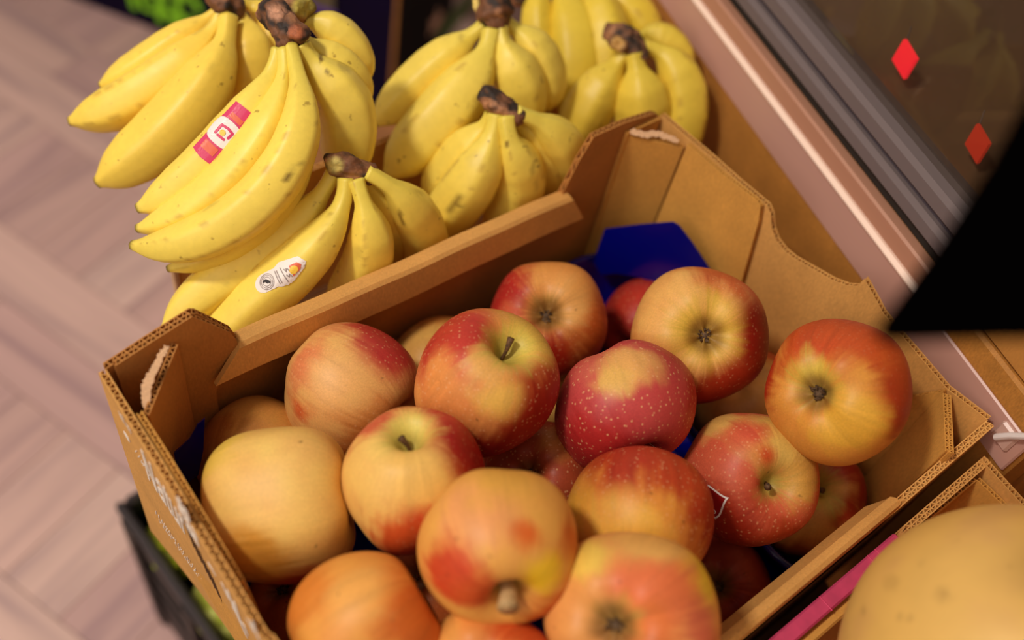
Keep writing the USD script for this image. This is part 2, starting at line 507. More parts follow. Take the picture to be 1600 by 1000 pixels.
obj('inner_side', wall_bar(-0.112, -0.10, 0.03, 0.75, -0.50, -0.03, 0.002), M_COOL, co)
rect_light('cooler_fill', tuple(W0 + WN * 0.20 + WD * 0.1 + Z * (T + 0.72)), tuple(W0 + WN * 0.25 + WD * 0.1 + Z * T), 0.3, 0.1, 0.6, (1.0, 0.85, 0.7))  # unseen fill added to lighten the inside of the cooler
M_REDL = plain('red_reflection_bright', (236, 40, 52), 0.5, emission=1.1)  # glowing diamonds stand in for red reflections in the cooler glass
M_REDD = plain('red_reflection_dim', (200, 60, 40), 0.5, emission=0.45)
for (px, py), m, lab in (((1417, 92), M_REDL, 'glowing red diamond painted as a reflection in the cooler glass, the brighter one'), ((1531, 224), M_REDD, 'dim red diamond painted as a reflection in the cooler glass beside the black sign')):
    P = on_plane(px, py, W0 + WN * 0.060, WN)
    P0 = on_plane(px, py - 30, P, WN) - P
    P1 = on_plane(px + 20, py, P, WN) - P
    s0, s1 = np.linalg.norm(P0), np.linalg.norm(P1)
    r = thing('red_reflection', lab, 'tag', P)
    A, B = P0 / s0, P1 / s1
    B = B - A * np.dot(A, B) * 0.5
    obj('reflection_face', prism([(-s1 * 0.95, 0), (0, -s0 * 1.05), (s1 * 0.95, 0), (0, s0 * 1.05)], 0.003, P, B, A, -WN), m, r, smooth=False)
    obj('reflection_hook', tube([P + A * s0, P + A * (s0 + 0.004) + WN * 0.002, P + A * (s0 + 0.008) + WN * 0.004], 0.0006, 8), M_RAIL, r)

X, Y = np.array([1.0, 0, 0]), np.array([0, 1.0, 0])
# ------------------------------------------------------------------ stand that carries the boxes
tb = thing('display_table', 'low wooden display table under the fruit boxes', 'table', (0.25, -0.1, 0))
M_WOOD = card('table_wood', (150, 98, 54), 0.15, 0.55)
obj('table_top', prism([(0.022, -0.60), (0.300, -0.60), (0.430, -0.06), (0.470, 0.11), (0.470, 0.28), (0.200, 0.28), (0.110, 0.115), (0.022, 0.02)], 0.03, (0, 0, T - 0.232), X, Y, Z), M_WOOD, tb)
for x, y in ((0.04, -0.58), (0.25, -0.58), (0.335, 0.12), (0.335, -0.15)):
    if True:
        obj('table_leg', rbox((x, y, 0.0), (x + 0.04, y + 0.04, T - 0.232), 0.003), M_WOOD, tb)

# ------------------------------------------------------------------ apple box
BX, BY, BH = 0.400, 0.290, 0.195
box = thing('apple_box', 'open corrugated cardboard apple box with printed white lettering on its end', 'cardboard box', (0.2, -0.145, T - BH))
X, Y = np.array([1.0, 0, 0]), np.array([0, 1.0, 0])
RIM = np.array([0, 0, T])


def uv(px, py, axis, val, u, sign=1):
    P = on_axis(px, py, axis, val) - RIM
    return (sign * P[u], P[2])


# long side towards the bananas (plane y = 0): tall end posts and a lower middle
ab = [(0.0, -BH), (0.0, 0.0)] + [uv(*q, 1, 0, 0) for q in ((232, 533), (300, 490), (308, 490), (345, 508), (363, 517), (372, 530), (373, 541))] + [(0.0735, -0.0285), (0.318, -0.0395)] + \
     [uv(*q, 1, 0, 0) for q in ((884, 293), (905, 252), (928, 214), (975, 193), (1022, 178), (1030, 181))] + [(BX, 0.0), (BX, -BH)]
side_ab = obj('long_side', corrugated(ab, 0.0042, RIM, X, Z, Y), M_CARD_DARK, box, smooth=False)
# short side against the wall (plane x = BX), dipping to a hand hold
bc = [(0.0, -BH), (0.0, 0.002)] + [uv(*q, 0, BX, 1, -1) for q in ((1110, 245), (1150, 281), (1185, 310), (1198, 321), (1204, 335), (1206, 358), (1212, 375), (1224, 391), (1240, 404), (1270, 421), (1300, 438), (1322, 446), (1338, 447), (1345, 441), (1350, 436))] + \
     [(0.205, 0.006), (0.25, -0.002), (0.262, -0.004), (BY, 0.0), (BY, -BH)]
side_bc = obj('short_side', corrugated(bc, 0.0042, RIM + BX * X, -Y, Z, X, double=False), M_CARD, box, smooth=False)
# the other long side (plane y = -BY)
cd = [(0.002, -BH), (0.002, 0.0), (0.06, 0.004), (0.07, -0.034), (0.335, -0.034), (0.337, -0.028), (0.365, -0.013), (BX, 0.0), (BX, -BH)]
side_cd = obj('long_side', corrugated(cd, 0.0052, RIM - BY * Y, X, Z, -Y, pitch=0.0042, double=True), M_CARD, box, smooth=False)
# printed end (plane x = 0), outer board
ad = [(0.0, -BH), (0.0, 0.0), (0.03, -0.0005), (0.06, 0.001), (0.10, 0.0), (0.14, 0.001), (0.166, 0.0), (0.172, 0.010), (0.18, 0.012), (BY, 0.006), (BY, -BH)]


def finer(m):
    return trimesh.Trimesh(*trimesh.remesh.subdivide_to_size(m.vertices, m.faces, 0.022, max_iter=9), process=False)


def bow(m):
    """the printed end is tucked in a little along its lower edge"""
    v = np.array(m.vertices)
    v[:, 0] += 0.0118 * np.sin(np.pi * np.clip(-v[:, 1] / BY, 0, 1)) * np.clip((T - v[:, 2]) / BH, 0, 1)
    return trimesh.Trimesh(v, m.faces, process=False)


side_ad = obj('printed_end', bow(finer(corrugated(ad, 0.0042, RIM, -Y, Z, -X))), M_CARD, box, smooth=False)
# lining boards folded in behind the two ends
li = [(0.031, -0.15), (0.031, -0.002), (0.06, -0.001), (0.10, -0.004), (0.135, -0.010), (0.15, -0.03), (0.15, -0.15)]
obj('end_lining', corrugated(li, 0.0032, RIM + 0.0012 * X, -Y, Z, X, pitch=0.005), M_CARD_IN, box, smooth=False)
lb = [(0.031, -0.17)] + [uv(*q, 0, BX - 0.004, 1, -1) for q in ((1075, 225), (1130, 272), (1182, 312), (1189, 322), (1186, 345), (1172, 395), (1160, 436), (1153, 460))] + [(0.085, -0.17)]
obj('end_lining', corrugated(lb, 0.0032, RIM + (BX - 0.0045) * X, -Y, Z, X, pitch=0.005), M_CARD_IN, box, smooth=False)
lc = [(0.262, -0.003), (0.235, -0.055), (0.225, -0.09), (0.222, -0.16), (0.272, -0.16), (0.272, -0.02)]
obj('end_lining', corrugated(lc, 0.0032, RIM + (BX - 0.0045) * X, -Y, Z, X, pitch=0.005), M_CARD_IN, box, smooth=False)


def post(p, q, z0, z1, z1b=None, t=0.0034, material=M_CARD_IN, double=False):
    """folded corner post: an upright board across the corner from p to q, hollow behind"""
    p, q = np.array([*p, 0.0]), np.array([*q, 0.0])
    d = q - p
    L = np.linalg.norm(d)
    d /= L
    n = np.cross(Z, d)
    return corrugated([(0, z0), (0, z1), (L, z1 if z1b is None else z1b), (L, z0)], t, RIM + p, d, Z, n, pitch=0.005, double=double)


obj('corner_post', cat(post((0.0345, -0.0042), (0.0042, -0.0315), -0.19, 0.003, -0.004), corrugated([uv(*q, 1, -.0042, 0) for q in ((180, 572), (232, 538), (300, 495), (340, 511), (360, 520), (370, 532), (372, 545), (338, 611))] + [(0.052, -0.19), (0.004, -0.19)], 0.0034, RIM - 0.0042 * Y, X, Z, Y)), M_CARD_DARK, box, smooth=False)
obj('corner_post', cat(post((0.366, -0.0005), (0.3958, -0.0302), -0.19, -0.001, -0.002), post((0.366, -0.003), (0.398, -0.003), -0.19, 0.002, 0.002, 0.0025)), M_CARD_IN, box, smooth=False)
obj('corner_post', cat(post((0.3945, -0.2625), (0.3625, -0.2885), -0.19, -0.003, -0.003, 0.0052, M_CARD_IN, True)), M_CARD_IN, box, smooth=False)
obj('corner_post', post((0.004, -0.258), (0.034, -0.288), -0.19, 0.006), M_CARD_IN, box, smooth=False)


def ragged(pix, p0, n, t, seed):
    P = np.array([on_plane(*q, p0, n) for q in pix])
    n = np.array(n, float) / np.linalg.norm(n)
    U = P[len(P) // 2] - P[0]
    U -= n * np.dot(U, n)
    U /= np.linalg.norm(U)
    V = np.cross(n, U)
    c = P.mean(0)
    p2 = np.c_[(P - c) @ U, (P - c) @ V]
    p2 = np.array(LineString(np.vstack([p2, p2[:1]])).segmentize(0.0011).coords)[:-1]
    p2 = p2 + np.random.default_rng(seed).normal(0, 0.00038, p2.shape)
    g = Polygon(p2).buffer(0)
    g = max(getattr(g, 'geoms', [g]), key=lambda a: a.area)
    return frame(trimesh.creation.extrude_polygon(g, t, engine='earcut'), c, U, V, n)


# torn tops of two corner posts
obj('torn_edge', ragged([(266, 541), (260, 553), (254, 566), (247, 582), (241, 597), (238, 611), (236, 624), (234, 640), (226, 637), (222, 624), (222, 612), (222, 600), (228, 588), (238, 574), (245, 558), (252, 546), (258, 540)],
                        np.array([0.018, -0.018, T + 0.0045]), (-0.40, -0.45, 0.80), 0.0016, 5), M_CARD_EDGE, box, smooth=False)
obj('torn_edge', ragged([(984, 205), (990, 201), (1004, 206), (1020, 203), (1036, 207), (1052, 213), (1062, 219), (1058, 224), (1040, 218), (1022, 212), (1010, 215), (994, 212), (985, 210)],
                        np.array([0.379, -0.014, T + 0.0010]), (-0.55, -0.55, 0.62), 0.0014, 6), M_CARD_EDGE, box, smooth=False)

# folded rims of the two long sides: a rounded fold with a flap hanging inside


def fold_rim(x0, x1, z0, z1, xi0, xi1, drop0, drop1, y, s, reach=0.013, width=0.0075):
    """fold over the top of a long side: sections from outside over the top, then the inner flap"""
    secs = []
    for k, tt in enumerate(np.linspace(0, 1, 30)):
        z = z0 + (z1 - z0) * tt
        dr = drop0 + (drop1 - drop0) * tt
        wob = 0.0006 * math.sin(9 * tt + 1) + 0.0004 * math.sin(23 * tt)
        prof = [(0.0052, -0.030), (0.0052, -0.004), (0.0040, -0.001), (0.0015, 0.0), (-width + 0.003, -0.0006), (-width + 0.0006, -0.0026), (-width, -0.006), (-reach, -dr), (-reach + 0.003, -dr), (-width + 0.0034, -0.006), (0.0, -0.0036), (0.0, -0.030)]
        row = []
        for yy, zz in prof:
            e = np.clip(-zz / max(dr, 1e-6), 0, 1)
            xa, xb = x0 + (xi0 - x0) * e, x1 + (xi1 - x1) * e
            row.append((xa + (xb - xa) * tt, y + s * yy, T + z + zz + wob))
        secs.append(row)
    v = np.array(secs)
    n, m = v.shape[:2]
    i, j = np.meshgrid(np.arange(n - 1), np.arange(m), indexing='ij')
    q = np.stack([i * m + j, i * m + (j + 1) % m, (i + 1) * m + (j + 1) % m, (i + 1) * m + j], -1).reshape(-1, 4)
    f = np.vstack([q[:, [0, 1, 2]], q[:, [0, 2, 3]]])
    cap = np.array([(0, k, k + 1) for k in range(1, m - 1)])
    tr = trimesh.creation.triangulate_polygon(Polygon(np.array([(a, b) for a, b in prof])), engine='earcut')
    cf = np.asarray(tr[1])
    f = np.vstack([f, cf, cf + (n - 1) * m])
    t = trimesh.Trimesh(v.reshape(-1, 3), f, process=False)
    trimesh.repair.fix_normals(t)
    return t


obj('rim_flap', fold_rim(0.0725, 0.3235, -0.0245, -0.0360, 0.0520, 0.3370, 0.0225, 0.0245, 0.0, 1.0, 0.0105), M_CARD, box, smooth=25)
obj('rim_flap', fold_rim(0.068, 0.336, -0.0300, -0.0300, 0.075, 0.330, 0.020, 0.020, -BY, -1.0, 0.0085, 0.0035), M_CARD, box, smooth=25)
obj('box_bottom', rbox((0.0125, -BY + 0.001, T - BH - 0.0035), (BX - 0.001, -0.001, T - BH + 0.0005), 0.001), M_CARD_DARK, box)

# print on the end board: white brush lettering, blossom, bar code, small print, red leaf
PX = -0.0043


def ad_pt(px, py):
    P = on_axis(px, py, 0, PX) - RIM
    return np.array([-P[1], P[2] / (1 - 0.31 * math.sin(math.pi * min(max(-P[1] / BY, 0), 1)))])


def ad_put(m, lift=0.0):
    t = tri(m)
    v, f = trimesh.remesh.subdivide_to_size(t.vertices, t.faces, 0.02, max_iter=8)
    return bow(frame(trimesh.Trimesh(v, f, process=False), RIM + PX * X, -Y, Z, -X))


p0, p1 = ad_pt(206, 676), ad_pt(268, 777)
d = p1 - p0
L = np.linalg.norm(d)
ang = math.atan2(d[1], d[0])
tm = meshkit.text_mesh('Natur', 0.026, 0.0003, bold=True)
ex = tm.bounds[1][0] - tm.bounds[0][0]
sx = L / ex
tv = np.array(tm.vertices)
tv[:, 1] *= 1.7
tv[:, 0] = (tv[:, 0] - tm.bounds[0][0]) * sx + tv[:, 1] * 0.14
ca, sa = math.cos(ang), math.sin(ang)
tv = np.c_[p0[0] + tv[:, 0] * ca - tv[:, 1] * sa, p0[1] - 0.050 + tv[:, 0] * sa + tv[:, 1] * ca, tv[:, 2]]
obj('lettering', ad_put(trimesh.Trimesh(tv, tm.faces, process=False)), M_WHITE_INK, side_ad, smooth=False, label='white brush lettering')
em = []
c0 = ad_pt(285, 789) - [0, 0.024]
for k in range(6):
    a = k * math.pi / 3
    em.append(Point(c0[0] + 0.0055 * math.cos(a), c0[1] + 0.0085 * math.sin(a)).buffer(0.0030))
em.append(Point(*c0).buffer(0.0022))
obj('blossom_emblem', ad_put(slab(shapely.affinity.scale(shapely.union_all(em), 1.15, 2.1), 0.0003)), M_WHITE_INK, side_ad, smooth=False)
c0 = ad_pt(196, 679)
obj('blossom_emblem', ad_put(slab(Point(c0[0], c0[1]).buffer(0.0035), 0.0003)), M_WHITE_INK, side_ad, smooth=False)
bars = []
b0, b1 = ad_pt(285, 820), ad_pt(322, 905)
r2 = np.random.default_rng(11)
x = b0[0]
while x < b1[0]:
    w = r2.uniform(0.0004, 0.0009)
    zc = b0[1] + (b1[1] - b0[1]) * (x - b0[0]) / (b1[0] - b0[0])
    bars.append(shapely.box(x, zc - 0.022, x + w, zc + 0.020))
    x += w + r2.uniform(0.0014, 0.0026)
obj('bar_code', ad_put(slab(shapely.MultiPolygon(bars), 0.0003)), M_BLACK_INK, side_ad, smooth=False)


def small_print(a, b, h, seed):
    r3 = np.random.default_rng(seed)
    a, b = ad_pt(*a), ad_pt(*b)
    L = np.linalg.norm(b - a)
    d = (b - a) / L
    n = np.array([-d[1], d[0]])
    ls, s = [], 0.0
    while s < L:
        w = r3.uniform(0.0010, 0.0024)
        p = a + d * s
        k = r3.integers(0, 3)
        if k == 0:
            ls.append([p, p + n * h])
        elif k == 1:
            ls.append([p + n * h * 0.1, p + d * w * 0.6 + n * h * 0.9, p + d * w])
        else:
            ls.append([p + n * h * 0.6, p + d * w * 0.4, p + d * w + n * h * 0.6])
        s += w + r3.uniform(0.0006, 0.0022)
    return ad_put(slab(strokes(ls, 0.00035), 0.0003))


sm = [small_print((188, 651), (204, 676), 0.009, 1), small_print((208, 701), (229, 739), 0.008, 2), small_print((236, 794), (312, 914), 0.006, 3),
      small_print((240, 805), (300, 899), 0.006, 4), small_print((355, 987), (362, 998), 0.003, 5)]
for m_ in sm:
    obj('small_print', m_, M_WHITE_INK, side_ad, smooth=False)
sc = [ad_pt(*q) for q in ((340, 905), (346, 922), (350, 918), (354, 940), (360, 935), (361, 955), (369, 965), (371, 975))]
sc2 = [ad_pt(*q) for q in ((318, 872), (323, 880), (326, 886))]
sc3 = [ad_pt(*q) for q in ((386, 968), (392, 980), (396, 976), (402, 996))]
obj('script_lettering', ad_put(slab(strokes([sc, sc2, sc3, [ad_pt(352, 938), ad_pt(358, 950), ad_pt(366, 976)]], 0.0016), 0.0003)), M_WHITE_INK, side_ad, smooth=False)
leaf = [ad_pt(*q) for q in ((346, 951), (352, 962), (362, 978), (372, 990), (382, 1004), (384, 1016), (374, 1008), (364, 996), (356, 980), (349, 964))]
obj('leaf_print', ad_put(slab(Polygon(leaf).buffer(0.0012), 0.0003)), M_RED_INK, side_ad, smooth=False, label='red printed leaf')

# ------------------------------------------------------------------ blue tray under the apples
tray = thing('fruit_tray', 'dark blue moulded plastic tray lying under the apples in the box', 'tray', (0.2, -0.145, T - 0.185))
nx, ny = 121, 89
gx, gy = np.meshgrid(np.linspace(0.0065, 0.3905, nx), np.linspace(-0.2845, -0.0075, ny), indexing='ij')
cells = []
for i in range(7):
    for j in range(5):
        cells.append((0.040 + 0.066 * i - (0.0 if j % 2 else 0.033) + 0.02, -0.030 - 0.058 * j))
cells = np.array(cells)
dd = np.min(np.hypot(gx[..., None] - cells[:, 0], gy[..., None] - cells[:, 1]), -1)
hz = -0.184 + 0.020 * sstep(0.012, 0.036, dd)
edge = np.minimum.reduce([gx - 0.0065, gy + 0.2845, -0.0075 - gy])
hz = np.maximum(hz, -0.184 + 0.050 * np.exp(-edge / 0.006))
far = 0.3905 - gx
scal = 0.030 + 0.012 * np.cos((gy + 0.045) / 0.062 * 2 * np.pi)
hz = np.maximum(hz, -0.184 + 0.050 * sstep(scal, 0.0, far))
v = np.c_[gx.ravel(), gy.ravel(), (T + hz).ravel()]
i, j = np.meshgrid(np.arange(nx - 1), np.arange(ny - 1), indexing='ij')
q = np.stack([i * ny + j, (i + 1) * ny + j, (i + 1) * ny + j + 1, i * ny + j + 1], -1).reshape(-1, 4)
f = np.vstack([q[:, [0, 1, 2]], q[:, [0, 2, 3]]])
vb = v - [0, 0, 0.0012]
bd = np.r_[np.arange(ny - 1), np.arange(nx - 1) * ny + ny - 1 + 0]
ring = np.r_[np.arange(0, ny), np.arange(1, nx) * ny + ny - 1, (nx - 1) * ny + np.arange(ny - 2, -1, -1), np.arange(nx - 2, 0, -1) * ny]
r1 = np.roll(ring, -1)
nn = len(v)
side = np.vstack([np.c_[ring, ring + nn, r1], np.c_[r1, ring + nn, r1 + nn]])
obj('tray_sheet', (np.vstack([v, vb]), np.vstack([f, f[:, ::-1] + nn, side])), M_TRAY, tray, smooth=True)


def bent_tab(pix, p0, n, t, back=0.0):
    P = np.array([on_plane(*q, p0, n) for q in pix])
    n = np.array(n, float) / np.linalg.norm(n)
    U = P[1] - P[0]
    U -= n * np.dot(U, n)
    U /= np.linalg.norm(U)
    V = np.cross(n, U)
    c = P.mean(0)
    return prism(np.c_[(P - c) @ U, (P - c) @ V], t, c, U, V, n)


nt = np.array([-0.92, -0.39, 0.15])
nt /= np.linalg.norm(nt)
pt0 = np.array([0.384, -0.088, T - 0.066])
obj('tray_tab', bent_tab([(928, 408), (946, 357), (1000, 350), (1052, 346), (1062, 352), (1082, 378), (1113, 425), (1122, 450), (1080, 460), (1040, 446), (1000, 432), (965, 426), (940, 428)], pt0, nt, 0.0012), M_TRAY, tray, smooth=False)


def cup(cx, cy, cz, r, depth, label=None):
    th = np.linspace(0, 2 * np.pi, 65)[:-1]
    rows = []
    for rr_, zz_ in ((0.02, -1), (.35, -.96), (.6, -.8), (.8, -.5), (.93, -.2), (1.0, 0.0), (1.05, .035), (1.10, 0.0), (1.10, -.06), (1.03, -.06), (.96, -.22), (.83, -.56), (.62, -.86), (.35, -1.03), (.02, -1.06)):
        rows.append(np.c_[cx + r * rr_ * np.cos(th), cy + r * rr_ * np.sin(th), np.full(64, T + cz + depth * zz_)])
    v = np.array(rows).reshape(-1, 3)
    v[:, 0] = np.clip(v[:, 0], 0.006, 0.3905)
    v[:, 1] = np.clip(v[:, 1], -0.2845, -0.0075)
    i, j = np.meshgrid(np.arange(14), np.arange(64), indexing='ij')
    q = np.stack([i * 64 + j, i * 64 + (j + 1) % 64, (i + 1) * 64 + (j + 1) % 64, (i + 1) * 64 + j], -1).reshape(-1, 4)
    obj('tray_cup', (v, np.vstack([q[:, [0, 1, 2]], q[:, [0, 2, 3]]])), M_TRAY, tray, smooth=True)


cup(.336, -.066, -.108, .050, .056)
cup(.352, -.176, -.090, .047, .050)
cup(.352, -.262, -.112, .050, .050)
obj('tray_tab', bent_tab([(320, 652), (308, 662), (296, 684), (272, 706), (282, 760), (310, 740), (318, 700)], np.array([0.03, -0.03, T - 0.045]), np.array([-0.45, -0.85, 0.25]), 0.0012), M_TRAY, tray, smooth=False)

# ------------------------------------------------------------------ apples
PROF = np.array([(0, .50), (.05, .505), (.10, .54), (.17, .63), (.26, .745), (.40, .82), (.58, .79), (.80, .60), (.95, .30), (1.0, -.02), (.95, -.33), (.80, -.60), (.61, -.765), (.43, -.825), (.29, -.79), (.17, -.71), (.08, -.655), (0, -.645)])
NT, NP = 120, 176
_s = np.r_[0, np.cumsum(np.linalg.norm(np.diff(PROF, axis=0), axis=1))]
_cs = CubicSpline(_s, PROF, axis=0)
_pr = _cs(np.linspace(0, _s[-1], NT + 1))
_pr[0, 0] = _pr[-1, 0] = 0


def apple_mesh(R, axis, seed, squash=1.0, lobes=0.03, boxy=0.0):
    r = np.random.default_rng(seed)
    th = np.arange(NP) / NP * 2 * np.pi
    rho, zz = _pr[:, 0], _pr[:, 1] * squash
    low = sstep(0.1, -0.7, zz)
    ph, ph2 = r.uniform(0, 6.28, 2)
    lob = 1 + (lobes * low + 0.012)[:, None] * np.cos(5 * th + ph)[None]
    x, y = rho[:, None] * lob * np.cos(th), rho[:, None] * lob * np.sin(th)
    z = np.repeat(zz[:, None], NP, 1) + 0.05 * x * math.cos(ph2) + lobes * low[:, None] * np.cos(5 * th + ph + 3.1)[None] * sstep(0.9, 0.4, rho)[:, None]
    L = np.stack([x, y, z], -1)
    L = L * (1 + boxy * np.sin(2 * np.arctan2(np.abs(L[..., 2]), np.hypot(L[..., 0], L[..., 1]))) ** 2)[..., None]
    L = L * (1 + 0.10 * (meshkit.noise(L * 1.1 + seed * 7.3, seed) - 0.5))[..., None]
    a = np.array(axis, float)
    a /= np.linalg.norm(a)
    e = np.cross(a, [0.3, 0.5, 0.8])
    e /= np.linalg.norm(e)
    g = np.cross(a, e)
    v = L.reshape(-1, 3) @ np.array([e, g, a]) * R
    i, j = np.meshgrid(np.arange(NT), np.arange(NP), indexing='ij')
    q = np.stack([i * NP + j, (i + 1) * NP + j, (i + 1) * NP + (j + 1) % NP, i * NP + (j + 1) % NP], -1).reshape(-1, 4)
    f = np.vstack([q[:, [0, 1, 2]], q[:, [0, 2, 3]]])
    tt = np.repeat(np.linspace(0, 1, NT + 1), NP)
    thh = np.tile(th, NT + 1)
    return v, f, tt, thh, a, e, g


AP = {  # id: (centre, radius)
'1': ((.045, -.096, -.042), .0413), '2': ((.121, -.045, -.063), .0391), '3': ((.171, -.106, -.013), .0404), '4': ((.102, -.133, -.014), .0368), '5': ((.267, -.061, -.078), .0395),
'6': ((.360, -.087, -.128), .0394), '7': ((.313, -.142, -.029), .0418), '8': ((.237, -.157, -.030), .0399), '9': ((.325, -.229, .012), .0395), '10': ((.281, -.229, -.048), .0395),
'11': ((.345, -.249, -.110), .0375), '12': ((.193, -.215, -.021), .0385), '13': ((.107, -.196, .015), .0369), '14': ((.141, -.257, .007), .0394), '15': ((.040, -.186, -.017), .0361),
'16': ((.072, -.239, -.022), .0357), '17': ((.270, -.259, -.150), .0354), '18': ((.062, -.036, -.102), .0361), '19': ((.200, -.037, -.116), .0369), '20': ((.278, -.101, -.151), .0348),
'21': ((.190, -.150, -.078), .0334), '22': ((.224, -.161, -.153), .0347), '23': ((.360, -.174, -.108), .0394), '24': ((.044, -.114, -.152), .0334), '25': ((.111, -.155, -.150), .0360), '26': ((.179, -.117, -.133), .0359)}


def cam_dir(x, y, z):
    """a direction given as right, down, away from the viewer"""
    return RM.T @ np.array([x, y, z], float)


def pole(cid, px, py):
    """direction from the apple's centre to the point of its skin seen at the pixel"""
    C, R = np.array(AP[cid][0]) + RIM, AP[cid][1] * 0.97
    d = ray(px, py)
    d /= np.linalg.norm(d)
    b = np.dot(C - CAM, d)
    h = np.linalg.norm(CAM + d * b - C)
    if h >= R * 0.999:
        n = CAM + d * b - C
        return n / np.linalg.norm(n)
    return (CAM + d * (b - math.sqrt(R * R - h * h)) - C) / R


